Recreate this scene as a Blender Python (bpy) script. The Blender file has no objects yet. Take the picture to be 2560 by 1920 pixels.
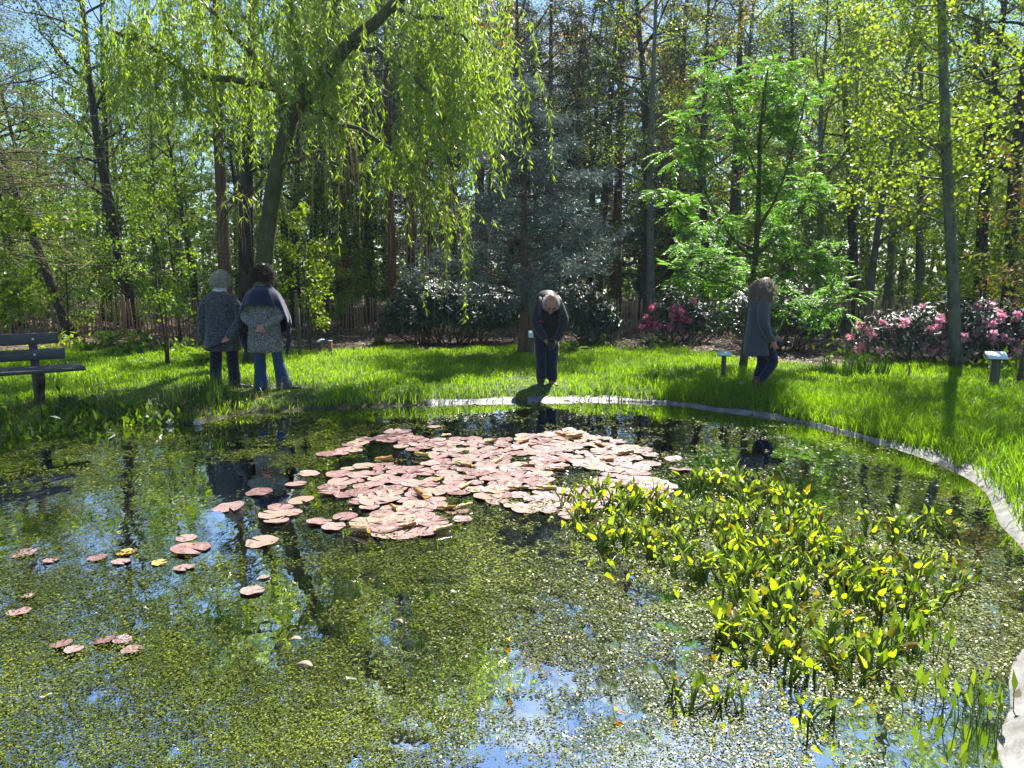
import bpy, bmesh, math, random
import numpy as np
from mathutils import Vector, Matrix

# ------------------------------------------------------------------ camera, sky, sun, exposure
scene = bpy.context.scene
COL = scene.collection
F_PX, W_PX, H_PX = 1880.0, 2560.0, 1920.0
CAM_Z, PITCH = 1.6, math.radians(8.47)
cam_data = bpy.data.cameras.new('camera')
cam = bpy.data.objects.new('camera', cam_data)
COL.objects.link(cam)
cam.location = (0, 0, CAM_Z)
cam.rotation_euler = (math.pi / 2 - PITCH, 0, 0)
cam_data.sensor_width = 36
cam_data.lens = 36 * F_PX / W_PX
cam_data.clip_start = 0.05
cam_data.clip_end = 3000
scene.camera = cam

SUN_EL, SUN_AZ = math.radians(52), math.radians(23)      # azimuth to the right of the view axis (+y)
world = bpy.data.worlds.new('World')
scene.world = world
world.use_nodes = True
wn, wl = world.node_tree.nodes, world.node_tree.links
wn.clear()
w_out = wn.new('ShaderNodeOutputWorld')
w_bg = wn.new('ShaderNodeBackground')
w_sky = wn.new('ShaderNodeTexSky')
w_sky.sky_type = 'NISHITA'
w_sky.sun_disc = False
w_sky.sun_elevation = SUN_EL
w_sky.sun_rotation = SUN_AZ
w_sky.air_density = 1.0
w_sky.dust_density = 0.05
w_sky.ozone_density = 5.0
w_tc = wn.new('ShaderNodeTexCoord')
w_map = wn.new('ShaderNodeMapping')
w_map.inputs['Scale'].default_value = (1.6, 1.6, 3.6)
w_map.inputs['Location'].default_value = (0.95, 0.3, 0.1)
w_noise = wn.new('ShaderNodeTexNoise')
w_noise.inputs['Scale'].default_value = 1.7
w_noise.inputs['Detail'].default_value = 7
w_noise.inputs['Roughness'].default_value = 0.55
w_ramp = wn.new('ShaderNodeValToRGB')
w_ramp.color_ramp.elements[0].position = 0.58
w_ramp.color_ramp.elements[1].position = 0.74
w_mix = wn.new('ShaderNodeMixRGB')
w_mix.inputs['Color2'].default_value = (7.5, 8.0, 8.8, 1)          # sunlit cloud, in the sky's own units
wl.new(w_tc.outputs['Generated'], w_map.inputs['Vector'])
wl.new(w_map.outputs['Vector'], w_noise.inputs['Vector'])
wl.new(w_noise.outputs['Fac'], w_ramp.inputs['Fac'])
wl.new(w_ramp.outputs['Color'], w_mix.inputs['Fac'])
wl.new(w_sky.outputs['Color'], w_mix.inputs['Color1'])
wl.new(w_mix.outputs['Color'], w_bg.inputs['Color'])
w_bg.inputs['Strength'].default_value = 0.068
wl.new(w_bg.outputs['Background'], w_out.inputs['Surface'])

sun_data = bpy.data.lights.new('sun', 'SUN')
sun_data.energy = 5.0
sun_data.angle = math.radians(0.53)
sun_data.color = (1.0, 0.95, 0.86)
sun = bpy.data.objects.new('sun', sun_data)
COL.objects.link(sun)
SUN_DIR = Vector((math.sin(SUN_AZ) * math.cos(SUN_EL), math.cos(SUN_AZ) * math.cos(SUN_EL), math.sin(SUN_EL)))
sun.rotation_euler = SUN_DIR.to_track_quat('Z', 'Y').to_euler()
sun.location = SUN_DIR * 60

scene.view_settings.view_transform = 'Standard'
scene.view_settings.look = 'None'
scene.view_settings.gamma = 1.0
scene.view_settings.exposure = 1.62
scene.view_settings.use_curve_mapping = False
cy = scene.cycles
cy.max_bounces = 6
cy.diffuse_bounces = 3
cy.glossy_bounces = 3
cy.transmission_bounces = 3
cy.transparent_max_bounces = 6
cy.caustics_reflective = False
cy.caustics_refractive = False
cy.sample_clamp_indirect = 6.0
cy.use_denoising = True
try:
    cy.denoiser = 'OPENIMAGEDENOISE'
    cy.denoising_prefilter = 'ACCURATE'
except Exception:
    pass

# ------------------------------------------------------------------ helpers
DS = 2560.0 / 2212.0                    # the photograph was measured on a 2212 px wide copy
CP, SP = math.cos(PITCH), math.sin(PITCH)

def ray(dx, dy):
    x, y = (dx * DS - W_PX / 2) / F_PX, (H_PX / 2 - dy * DS) / F_PX
    return x, CP + y * SP, -SP + y * CP

def P(dx, dy, z=0.0):
    """measured point -> place on the level z"""
    rx, ry, rz = ray(dx, dy)
    t = (z - CAM_Z) / rz
    return np.array((rx * t, ry * t, z))

def at(dx, dy, Y):
    """measured point at the distance Y"""
    rx, ry, rz = ray(dx, dy)
    t = Y / ry
    return np.array((rx * t, Y, CAM_Z + rz * t))

def X_at(dx, Y):
    return (dx * DS - W_PX / 2) / F_PX * Y / CP * 1.0

def _hash(ix, iy, seed):
    h = (ix.astype(np.int64) * 374761393 + iy.astype(np.int64) * 668265263 + seed * 982451653) & 0x7fffffff
    h = ((h ^ (h >> 13)) * 1274126177) & 0x7fffffff
    return ((h ^ (h >> 16)) & 0xffff) / 65535.0

def vnoise(x, y, seed=0):
    x, y = np.asarray(x, float), np.asarray(y, float)
    ix, iy = np.floor(x), np.floor(y)
    fx, fy = x - ix, y - iy
    fx, fy = fx * fx * (3 - 2 * fx), fy * fy * (3 - 2 * fy)
    a, b = _hash(ix, iy, seed), _hash(ix + 1, iy, seed)
    c, d = _hash(ix, iy + 1, seed), _hash(ix + 1, iy + 1, seed)
    return (a * (1 - fx) + b * fx) * (1 - fy) + (c * (1 - fx) + d * fx) * fy

def fbm(x, y, seed=0, octs=4):
    s, a, t = 0, 0.5, 0
    for k in range(octs):
        s = s + a * vnoise(np.asarray(x) * 2 ** k, np.asarray(y) * 2 ** k, seed + k * 17)
        t += a
        a *= 0.5
    return s / t

def sstep(a, b, x):
    t = np.clip((np.asarray(x, float) - a) / (b - a), 0, 1)
    return t * t * (3 - 2 * t)

class MB:
    """collects vertices and faces (with a 0..1 tint per vertex), builds one mesh"""
    def __init__(self):
        self.v, self.q, self.t, self.c, self.n = [], [], [], [], 0
    def add(self, v, quads=None, tris=None, tint=0.5):
        v = np.asarray(v, float).reshape(-1, 3)
        if quads is not None and len(quads): self.q.append(np.asarray(quads, np.int64).reshape(-1, 4) + self.n)
        if tris is not None and len(tris): self.t.append(np.asarray(tris, np.int64).reshape(-1, 3) + self.n)
        self.v.append(v)
        self.c.append(np.broadcast_to(np.asarray(tint, float), (len(v),)).copy())
        self.n += len(v)
        return self
    def mesh(self, name, mat=None, smooth=False):
        me = bpy.data.meshes.new(name)
        if self.n == 0:
            return me
        v = np.concatenate(self.v)
        q = np.concatenate(self.q) if self.q else np.zeros((0, 4), np.int64)
        t = np.concatenate(self.t) if self.t else np.zeros((0, 3), np.int64)
        me.vertices.add(len(v))
        me.vertices.foreach_set('co', v.astype(np.float32).ravel())
        idx = np.concatenate([q.ravel(), t.ravel()]).astype(np.int32)
        me.loops.add(len(idx))
        me.loops.foreach_set('vertex_index', idx)
        me.polygons.add(len(q) + len(t))
        st = np.concatenate([np.arange(len(q)) * 4, len(q) * 4 + np.arange(len(t)) * 3]).astype(np.int32)
        me.polygons.foreach_set('loop_start', st)
        if smooth:
            me.polygons.foreach_set('use_smooth', np.ones(len(q) + len(t), bool))
        at_ = me.attributes.new('tint', 'FLOAT', 'POINT')
        at_.data.foreach_set('value', np.concatenate(self.c).astype(np.float32))
        me.update(calc_edges=True)
        me.validate(verbose=False)
        if mat is not None:
            me.materials.append(mat)
        return me

def link(name, me, parent=None, loc=None):
    o = bpy.data.objects.new(name, me)
    COL.objects.link(o)
    if parent is not None:
        o.parent = parent
    if loc is not None:
        o.location = loc
    return o

def tag(o, label=None, cat=None, group=None, kind=None):
    if label: o['label'] = label
    if cat: o['category'] = cat
    if group: o['group'] = group
    if kind: o['kind'] = kind
    return o

def thing(name, loc, label, cat, group=None, rz=0.0, scale=1.0):
    o = bpy.data.objects.new(name, None)
    COL.objects.link(o)
    o.empty_display_size = 0.2
    o.location = loc
    o.rotation_euler = (0, 0, rz)
    o.scale = (scale, scale, scale)
    return tag(o, label, cat, group)

def norm(a):
    a = np.asarray(a, float)
    return a / np.maximum(np.linalg.norm(a, axis=-1, keepdims=True), 1e-9)

def tube(mb, pts, radii, sides=6, tint=0.5, cap=True):
    """round tube along a polyline; radii a number, a list, or a list of (ra, rb) pairs"""
    pts = np.asarray(pts, float)
    n = len(pts)
    r = np.asarray(radii, float)
    if r.ndim == 0: r = np.full(n, float(r))
    if r.ndim == 1: r = np.stack([r, r], 1)
    tan = norm(np.gradient(pts, axis=0))
    ref = np.array((1.0, 0, 0)) if abs(tan[0][0]) < 0.9 else np.array((0, 1.0, 0))
    a = np.linspace(0, 2 * np.pi, sides, endpoint=False)
    V = []
    for i in range(n):
        s = norm(ref - tan[i] * np.dot(ref, tan[i]))
        b = np.cross(tan[i], s)
        ref = s
        V.append(pts[i] + np.outer(np.cos(a), s) * r[i, 0] + np.outer(np.sin(a), b) * r[i, 1])
    V = np.concatenate(V)
    i, j = np.meshgrid(np.arange(n - 1), np.arange(sides), indexing='ij')
    j2 = (j + 1) % sides
    Q = np.stack([i * sides + j, i * sides + j2, (i + 1) * sides + j2, (i + 1) * sides + j], -1).reshape(-1, 4)
    T = []
    if cap:
        V = np.concatenate([V, pts[:1], pts[-1:]])
        c0, c1 = n * sides, n * sides + 1
        for k in range(sides):
            k2 = (k + 1) % sides
            T += [(c0, k2, k), (c1, (n - 1) * sides + k, (n - 1) * sides + k2)]
    mb.add(V, Q, T, tint)

def box(mb, c, size, rz=0.0, tint=0.5, rx=0.0, bev=0.0):
    sx, sy, sz = np.asarray(size, float) / 2
    if bev > 0:
        b = min(bev, sx * .9, sy * .9, sz * .9)
        bm = bmesh.new()
        bmesh.ops.create_cube(bm, size=1.0)
        for v in bm.verts: v.co = Vector((v.co.x * sx * 2, v.co.y * sy * 2, v.co.z * sz * 2))
        bmesh.ops.bevel(bm, geom=bm.edges[:], offset=b, segments=1, affect='EDGES')
        bm.verts.index_update()
        V = np.array([v.co[:] for v in bm.verts])
        bmesh.ops.triangulate(bm, faces=bm.faces[:])
        T = [[v.index for v in f.verts] for f in bm.faces]
        Q = None
        bm.free()
    else:
        V = np.array([(x, y, z) for x in (-sx, sx) for y in (-sy, sy) for z in (-sz, sz)])
        Q = [(0, 1, 3, 2), (4, 6, 7, 5), (0, 4, 5, 1), (2, 3, 7, 6), (0, 2, 6, 4), (1, 5, 7, 3)]
        T = None
    if rx:
        c_, s_ = math.cos(rx), math.sin(rx)
        V = V @ np.array(((1, 0, 0), (0, c_, -s_), (0, s_, c_))).T
    if rz:
        c_, s_ = math.cos(rz), math.sin(rz)
        V = V @ np.array(((c_, -s_, 0), (s_, c_, 0), (0, 0, 1))).T
    mb.add(V + np.asarray(c, float), Q, T, tint)

def leaves(mb, pos, d, nrm, L, W, tint, fold=0.18):
    """one folded rhombic leaf (four corners) per position"""
    n = len(pos)
    if n == 0: return
    d = norm(d)
    s = norm(np.cross(d, nrm))
    u = np.cross(s, d)
    L = np.broadcast_to(np.asarray(L, float), (n,))[:, None]
    W = np.broadcast_to(np.asarray(W, float), (n,))[:, None]
    mid = pos + d * L * 0.45 + u * W * fold
    V = np.stack([pos, mid + s * W * .5, pos + d * L - u * L * 0.08, mid - s * W * .5], 1).reshape(-1, 3)
    Q = np.arange(n * 4).reshape(-1, 4)
    mb.add(V, Q, None, np.repeat(np.broadcast_to(np.asarray(tint, float), (n,)), 4))

def rdir(rng, n, up=0.0):
    v = rng.normal(size=(n, 3))
    v[:, 2] += up
    return norm(v)

# ------------------------------------------------------------------ materials
def new_mat(name):
    m = bpy.data.materials.new(name)
    m.use_nodes = True
    nt = m.node_tree
    b = nt.nodes['Principled BSDF']
    return m, nt, b, nt.nodes['Material Output']

def ramp_node(nt, stops):
    r = nt.nodes.new('ShaderNodeValToRGB')
    while len(r.color_ramp.elements) > 1:
        r.color_ramp.elements.remove(r.color_ramp.elements[-1])
    r.color_ramp.elements[0].position = stops[0][0]
    r.color_ramp.elements[0].color = (*stops[0][1], 1)
    for p_, c_ in stops[1:]:
        e = r.color_ramp.elements.new(p_)
        e.color = (*c_, 1)
    return r

def leaf_mat(name, stops, trans=0.45, tcol=(1.5, 1.35, 0.5), rough=0.45, spec=0.35):
    """thin leaf: reflects its own colour, lets a yellower share of the light through"""
    m, nt, b, out = new_mat(name)
    a = nt.nodes.new('ShaderNodeAttribute')
    a.attribute_name = 'tint'
    r = ramp_node(nt, stops)
    nt.links.new(a.outputs['Fac'], r.inputs['Fac'])
    nt.links.new(r.outputs['Color'], b.inputs['Base Color'])
    b.inputs['Roughness'].default_value = rough
    b.inputs['Specular IOR Level'].default_value = spec
    mul = nt.nodes.new('ShaderNodeMixRGB')
    mul.blend_type = 'MULTIPLY'
    mul.inputs['Fac'].default_value = 1
    mul.inputs['Color2'].default_value = (*tcol, 1)
    nt.links.new(r.outputs['Color'], mul.inputs['Color1'])
    t = nt.nodes.new('ShaderNodeBsdfTranslucent')
    nt.links.new(mul.outputs['Color'], t.inputs['Color'])
    mx = nt.nodes.new('ShaderNodeMixShader')
    mx.inputs['Fac'].default_value = trans
    nt.links.new(b.outputs['BSDF'], mx.inputs[1])
    nt.links.new(t.outputs['BSDF'], mx.inputs[2])
    nt.links.new(mx.outputs['Shader'], out.inputs['Surface'])
    return m

def noise_mat(name, c1, c2, scale=(6, 6, 6), detail=5, rough=0.8, spec=0.3, bump=0.0, lo=0.3, hi=0.7, c3=None, rough2=None, metal=0.0):
    m, nt, b, out = new_mat(name)
    tc = nt.nodes.new('ShaderNodeTexCoord')
    mp = nt.nodes.new('ShaderNodeMapping')
    mp.inputs['Scale'].default_value = scale
    nz = nt.nodes.new('ShaderNodeTexNoise')
    nz.inputs['Scale'].default_value = 1.0
    nz.inputs['Detail'].default_value = detail
    nz.inputs['Roughness'].default_value = 0.65
    st = [(lo, c1), (hi, c2)] if c3 is None else [(lo, c1), ((lo + hi) / 2, c2), (hi, c3)]
    r = ramp_node(nt, st)
    nt.links.new(tc.outputs['Object'], mp.inputs['Vector'])
    nt.links.new(mp.outputs['Vector'], nz.inputs['Vector'])
    nt.links.new(nz.outputs['Fac'], r.inputs['Fac'])
    nt.links.new(r.outputs['Color'], b.inputs['Base Color'])
    b.inputs['Roughness'].default_value = rough
    b.inputs['Metallic'].default_value = metal
    b.inputs['Specular IOR Level'].default_value = spec
    if bump:
        bp = nt.nodes.new('ShaderNodeBump')
        bp.inputs['Strength'].default_value = 0.8
        bp.inputs['Distance'].default_value = bump
        nt.links.new(nz.outputs['Fac'], bp.inputs['Height'])
        nt.links.new(bp.outputs['Normal'], b.inputs['Normal'])
    return m

M = {}
M['bark_dark'] = noise_mat('bark_dark', (0.014, 0.011, 0.009), (0.075, 0.06, 0.045), (14, 14, 3), rough=0.9, bump=0.02)
M['bark_brown'] = noise_mat('bark_brown', (0.05, 0.03, 0.02), (0.17, 0.105, 0.07), (18, 18, 2.5), rough=0.9, bump=0.02)
M['bark_mossy'] = noise_mat('bark_mossy', (0.03, 0.032, 0.014), (0.10, 0.095, 0.045), (12, 12, 4), rough=0.9, bump=0.02)
M['bark_red'] = noise_mat('bark_red', (0.05, 0.022, 0.013), (0.17, 0.075, 0.045), (14, 14, 3), rough=0.9, bump=0.02)
M['bark_grey'] = noise_mat('bark_grey', (0.05, 0.055, 0.045), (0.16, 0.17, 0.13), (10, 10, 4), rough=0.85, bump=0.01)
M['twig'] = noise_mat('twig', (0.16, 0.11, 0.06), (0.38, 0.29, 0.18), (9, 9, 4), rough=0.8)
M['twig_dark'] = noise_mat('twig_dark', (0.03, 0.022, 0.016), (0.10, 0.07, 0.05), (9, 9, 4), rough=0.85)
G = lambda *s: s
M['leaf_fresh'] = leaf_mat('leaf_fresh', [(0, (0.05, 0.12, 0.012)), (0.5, (0.11, 0.22, 0.02)), (1, (0.21, 0.31, 0.035))], 0.5)
M['leaf_yellow'] = leaf_mat('leaf_yellow', [(0, (0.085, 0.16, 0.015)), (0.5, (0.19, 0.29, 0.025)), (1, (0.34, 0.41, 0.05))], 0.52, (1.45, 1.42, .5))
M['leaf_bronze'] = leaf_mat('leaf_bronze', [(0, (0.14, 0.11, 0.02)), (0.5, (0.25, 0.22, 0.03)), (1, (0.36, 0.34, 0.05))], 0.5, (1.4, 1.2, 0.6))
M['leaf_mid'] = leaf_mat('leaf_mid', [(0, (0.025, 0.065, 0.012)), (0.5, (0.055, 0.125, 0.018)), (1, (0.11, 0.20, 0.025))], 0.45)
M['leaf_rowan'] = leaf_mat('leaf_rowan', [(0, (0.05, 0.15, 0.025)), (0.5, (0.11, 0.26, 0.04)), (1, (0.22, 0.38, 0.07))], 0.5, (1.35, 1.4, 0.5))
M['leaf_willow'] = leaf_mat('leaf_willow', [(0, (0.10, 0.18, 0.025)), (0.5, (0.21, 0.32, 0.05)), (1, (0.34, 0.43, 0.10))], 0.58, (1.45, 1.5, .5), rough=0.35)
M['needle_blue'] = leaf_mat('needle_blue', [(0, (0.04, 0.065, 0.07)), (0.5, (0.10, 0.14, 0.145)), (1, (0.20, 0.235, 0.225))], 0.25, (1.1, 1.2, 1.0), rough=0.5)
M['needle_dark'] = leaf_mat('needle_dark', [(0, (0.012, 0.03, 0.016)), (0.5, (0.03, 0.06, 0.03)), (1, (0.06, 0.10, 0.045))], 0.25, (1.2, 1.2, 0.6), rough=0.5)
M['needle_green'] = leaf_mat('needle_green', [(0, (0.035, 0.09, 0.02)), (0.5, (0.07, 0.16, 0.03)), (1, (0.13, 0.25, 0.04))], 0.42, rough=0.5)
M['leaf_rhodo'] = leaf_mat('leaf_rhodo', [(0, (0.015, 0.036, 0.017)), (0.6, (0.03, 0.065, 0.03)), (1, (0.06, 0.10, 0.042))], 0.12, rough=0.46, spec=0.9)
M['leaf_red'] = leaf_mat('leaf_red', [(0, (0.22, 0.09, 0.05)), (0.4, (0.20, 0.17, 0.05)), (0.6, (0.12, 0.21, 0.03)), (1, (0.16, 0.26, 0.04))], 0.45, (1.4, 1.1, 0.6))
M['grass'] = leaf_mat('grass', [(0, (0.07, 0.14, 0.008)), (0.5, (0.16, 0.28, 0.012)), (1, (0.28, 0.40, 0.03))], 0.52, (1.7, 1.75, 0.35), rough=0.4)
M['grass_dry'] = leaf_mat('grass_dry', [(0, (0.12, 0.12, 0.04)), (1, (0.3, 0.26, 0.12))], 0.35, (1.2, 1.1, 0.8))
M['reed'] = leaf_mat('reed', [(0, (0.02, 0.06, 0.012)), (1, (0.06, 0.14, 0.025))], 0.35)
M['fern'] = leaf_mat('fern', [(0, (0.06, 0.14, 0.02)), (1, (0.14, 0.25, 0.04))], 0.5)
M['weed'] = leaf_mat('weed', [(0, (0.016, 0.024, 0.003)), (0.35, (0.046, 0.06, 0.005)), (0.7, (0.10, 0.125, 0.010)), (1, (0.25, 0.30, 0.045))], 0.22, (1.2, 1.2, 0.5), rough=0.34, spec=0.26)
M['pickerel'] = leaf_mat('pickerel', [(0, (0.18, 0.12, 0.015)), (0.2, (0.14, 0.22, 0.015)), (0.6, (0.24, 0.35, 0.02)), (1, (0.38, 0.46, 0.04))], 0.58, (1.5, 1.5, 0.35), rough=0.32, spec=0.5)
M['pickerel_stem'] = leaf_mat('pickerel_stem', [(0, (0.12, 0.08, 0.02)), (0.5, (0.12, 0.19, 0.02)), (1, (0.2, 0.3, 0.03))], 0.4, rough=0.35)
M['litter'] = leaf_mat('litter', [(0, (0.06, 0.035, 0.02)), (0.5, (0.17, 0.11, 0.065)), (1, (0.34, 0.26, 0.17))], 0.15, (1.2, 1, 0.8), rough=0.6)
M['petal'] = leaf_mat('petal', [(0, (0.74, 0.28, 0.40)), (0.5, (0.86, 0.46, 0.58)), (1, (0.92, 0.66, 0.74))], 0.45, (1.1, 0.9, 1.0), rough=0.5)
M['petal_red'] = leaf_mat('petal_red', [(0, (0.55, 0.10, 0.20)), (0.5, (0.74, 0.22, 0.36)), (1, (0.84, 0.38, 0.52))], 0.45, (1.1, 0.9, 1.0), rough=0.5)
M['petal_yellow'] = leaf_mat('petal_yellow', [(0, (0.7, 0.4, 0.02)), (1, (0.85, 0.6, 0.05))], 0.4, (1.1, 1, 0.6))
M['petal_white'] = leaf_mat('petal_white', [(0, (0.7, 0.7, 0.66)), (1, (0.85, 0.85, 0.82))], 0.4, (1, 1, 1))
# ------------------------------------------------------------------ the pond outline and the lie of the land
WATER = -0.15
_shore = [(-500, 1005), (-300, 985), (-120, 960), (0, 945), (90, 938), (200, 925), (300, 915), (370, 918), (430, 914), (480, 905),
          (520, 894), (600, 890), (700, 884), (800, 880), (900, 876), (960, 872), (1060, 869), (1140, 868), (1300, 866),
          (1450, 873), (1560, 888), (1650, 899), (1740, 915), (1830, 938), (1900, 957), (2000, 990), (2080, 1027), (2130, 1062),
          (2150, 1100), (2165, 1135), (2195, 1165), (2230, 1210), (2260, 1290), (2240, 1370), (2205, 1415), (2192, 1440),
          (2186, 1480), (2190, 1530), (2168, 1580), (2162, 1620), (2175, 1660), (2190, 1720), (2120, 1820), (1700, 1900),
          (1100, 1915), (300, 1905), (-500, 1890), (-900, 1700), (-1000, 1400), (-900, 1150), (-700, 1040)]
SHORE = np.array([P(x, y, WATER)[:2] for x, y in _shore])

def resample(poly, step):
    c = np.concatenate([poly, poly[:1]])
    out = []
    n = len(poly)
    for i in range(n):
        p0, p1, p2, p3 = poly[i - 1], poly[i], poly[(i + 1) % n], poly[(i + 2) % n]
        k = max(2, int(np.linalg.norm(p2 - p1) / step))
        for t in np.arange(k) / k:
            out.append(0.5 * ((2 * p1) + (-p0 + p2) * t + (2 * p0 - 5 * p1 + 4 * p2 - p3) * t * t + (-p0 + 3 * p1 - 3 * p2 + p3) * t ** 3))
    return np.array(out)
SHORE_F = resample(SHORE, 0.12)

def shore_dist(x, y):
    """signed distance to the waterline, negative over the pond"""
    x, y = np.asarray(x, float), np.asarray(y, float)
    sh = x.shape
    p = np.stack([x.ravel(), y.ravel()], 1)
    a, b = SHORE_F, np.roll(SHORE_F, -1, 0)
    best = np.full(len(p), 1e9)
    inside = np.zeros(len(p), bool)
    for i in range(len(a)):
        ab = b[i] - a[i]
        t = np.clip(((p - a[i]) @ ab) / max(ab @ ab, 1e-12), 0, 1)
        q = p - a[i] - t[:, None] * ab
        best = np.minimum(best, q[:, 0] ** 2 + q[:, 1] ** 2)
        c = ((a[i, 1] > p[:, 1]) != (b[i, 1] > p[:, 1]))
        if abs(ab[1]) > 1e-12:
            inside ^= c & (p[:, 0] < (p[:, 1] - a[i, 1]) / ab[1] * ab[0] + a[i, 0])
    d = np.sqrt(best)
    return np.where(inside, -d, d).reshape(sh)

def ground_z(x, y, d=None):
    x, y = np.asarray(x, float), np.asarray(y, float)
    if d is None: d = shore_dist(x, y)
    und = 0.05 * (fbm(x * 0.35 + 9, y * 0.35, 5, 3) - 0.5) + 0.03 * (fbm(x * 1.7, y * 1.7, 8, 2) - 0.5)
    rise = 0.12 * sstep(17, 30, y) * 1.0
    bank = WATER + 0.012 + (0.138) * sstep(0.0, 0.42, d)
    out = np.where(d > 0, bank + (und + rise) * sstep(0.1, 1.2, d), WATER - np.minimum(0.55, 0.02 - d * 0.45))
    return out

def gz(x, y):
    return float(ground_z(np.array([x]), np.array([y]))[0])

# ground: one sheet, fine near the pond and coarse out to the horizon
def axis(lo, hi, step, far):
    core = np.arange(lo, hi + 1e-6, step)
    g, k = [], step
    p = hi
    while p < far:
        k *= 1.35
        p += k
        g.append(p)
    h, k, p = [], step, lo
    while p > -far:
        k *= 1.35
        p -= k
        h.append(p)
    return np.concatenate([h[::-1], core, g])
gx, gy = axis(-10, 9.5, 0.11, 900), axis(0.6, 19, 0.11, 900)
GX, GY = np.meshgrid(gx, gy, indexing='xy')
GD = shore_dist(GX, GY)
GZ = ground_z(GX, GY, GD)
nx, ny = len(gx), len(gy)
i, j = np.meshgrid(np.arange(ny - 1), np.arange(nx - 1), indexing='ij')
Q = np.stack([i * nx + j, i * nx + j + 1, (i + 1) * nx + j + 1, (i + 1) * nx + j], -1).reshape(-1, 4)

def lawn_edge(x):
    """where the mown grass gives way to the leaf litter of the wood"""
    return 15.9 + 0.5 * np.sin(np.asarray(x) * 0.7 + 1) + 0.35 * np.sin(np.asarray(x) * 1.9) - 2.4 * sstep(2.5, 5.0, x) - 0.9 * sstep(-3.5, -6.5, x)

EDGE = np.clip((GY - lawn_edge(GX) + (fbm(GX * 1.3, GY * 1.3, 21, 3) - .5) * 1.2) / 0.6 + 0.5, 0, 1)
mb = MB()
mb.add(np.stack([GX, GY, GZ], -1).reshape(-1, 3), Q, None, EDGE.ravel())
m, nt, b, out = new_mat('soil')
a = nt.nodes.new('ShaderNodeAttribute'); a.attribute_name = 'tint'
tc = nt.nodes.new('ShaderNodeTexCoord')
nz = nt.nodes.new('ShaderNodeTexNoise'); nz.inputs['Scale'].default_value = 9; nz.inputs['Detail'].default_value = 8
nt.links.new(tc.outputs['Object'], nz.inputs['Vector'])
r1 = ramp_node(nt, [(0.3, (0.022, 0.045, 0.008)), (0.7, (0.06, 0.10, 0.016))])
r2 = ramp_node(nt, [(0.3, (0.035, 0.022, 0.013)), (0.55, (0.075, 0.05, 0.03)), (0.75, (0.15, 0.11, 0.07))])
nt.links.new(nz.outputs['Fac'], r1.inputs['Fac']); nt.links.new(nz.outputs['Fac'], r2.inputs['Fac'])
mx = nt.nodes.new('ShaderNodeMixRGB')
nt.links.new(a.outputs['Fac'], mx.inputs['Fac']); nt.links.new(r1.outputs['Color'], mx.inputs['Color1']); nt.links.new(r2.outputs['Color'], mx.inputs['Color2'])
# the bed of the pond and the wet bank are dark mud (below the water level)
geo = nt.nodes.new('ShaderNodeNewGeometry'); sep = nt.nodes.new('ShaderNodeSeparateXYZ')
nt.links.new(geo.outputs['Position'], sep.inputs['Vector'])
mr = nt.nodes.new('ShaderNodeMapRange'); mr.inputs['From Min'].default_value = -0.16; mr.inputs['From Max'].default_value = -0.06
nt.links.new(sep.outputs['Z'], mr.inputs['Value'])
r3 = ramp_node(nt, [(0.3, (0.02, 0.014, 0.008)), (0.7, (0.075, 0.05, 0.024))])
nt.links.new(nz.outputs['Fac'], r3.inputs['Fac'])
mx2 = nt.nodes.new('ShaderNodeMixRGB')
nt.links.new(mr.outputs['Result'], mx2.inputs['Fac']); nt.links.new(r3.outputs['Color'], mx2.inputs['Color1']); nt.links.new(mx.outputs['Color'], mx2.inputs['Color2'])
nt.links.new(mx2.outputs['Color'], b.inputs['Base Color'])
b.inputs['Roughness'].default_value = 0.9
bp = nt.nodes.new('ShaderNodeBump'); bp.inputs['Distance'].default_value = 0.03; bp.inputs['Strength'].default_value = 0.7
nt.links.new(nz.outputs['Fac'], bp.inputs['Height']); nt.links.new(bp.outputs['Normal'], b.inputs['Normal'])
tag(link('ground', mb.mesh('ground', m, True)), kind='structure', label='grass and leaf litter ground around the pond')

# water: clear brown water with a mirror surface
m, nt, b, out = new_mat('pond_water')
nt.nodes.remove(b)
fr = nt.nodes.new('ShaderNodeFresnel'); fr.inputs['IOR'].default_value = 1.42
gl = nt.nodes.new('ShaderNodeBsdfGlossy'); gl.inputs['Roughness'].default_value = 0.015
tr = nt.nodes.new('ShaderNodeBsdfTransparent'); tr.inputs['Color'].default_value = (0.42, 0.34, 0.20, 1)
mxs = nt.nodes.new('ShaderNodeMixShader')
tc = nt.nodes.new('ShaderNodeTexCoord'); mp = nt.nodes.new('ShaderNodeMapping'); mp.inputs['Scale'].default_value = (2.2, 1.2, 1)
nz = nt.nodes.new('ShaderNodeTexNoise'); nz.inputs['Scale'].default_value = 2.2; nz.inputs['Detail'].default_value = 3
bp = nt.nodes.new('ShaderNodeBump'); bp.inputs['Strength'].default_value = 0.25; bp.inputs['Distance'].default_value = 0.012
nt.links.new(tc.outputs['Object'], mp.inputs['Vector']); nt.links.new(mp.outputs['Vector'], nz.inputs['Vector'])
nt.links.new(nz.outputs['Fac'], bp.inputs['Height'])
nt.links.new(bp.outputs['Normal'], gl.inputs['Normal']); nt.links.new(bp.outputs['Normal'], fr.inputs['Normal'])
nt.links.new(fr.outputs['Fac'], mxs.inputs['Fac']); nt.links.new(tr.outputs['BSDF'], mxs.inputs[1]); nt.links.new(gl.outputs['BSDF'], mxs.inputs[2])
nt.links.new(mxs.outputs['Shader'], out.inputs['Surface'])
nrm_ = norm(np.roll(SHORE_F, -1, 0) - np.roll(SHORE_F, 1, 0))
NRM = np.stack([nrm_[:, 1], -nrm_[:, 0]], 1)
_ctr = SHORE_F.mean(0)
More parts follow.
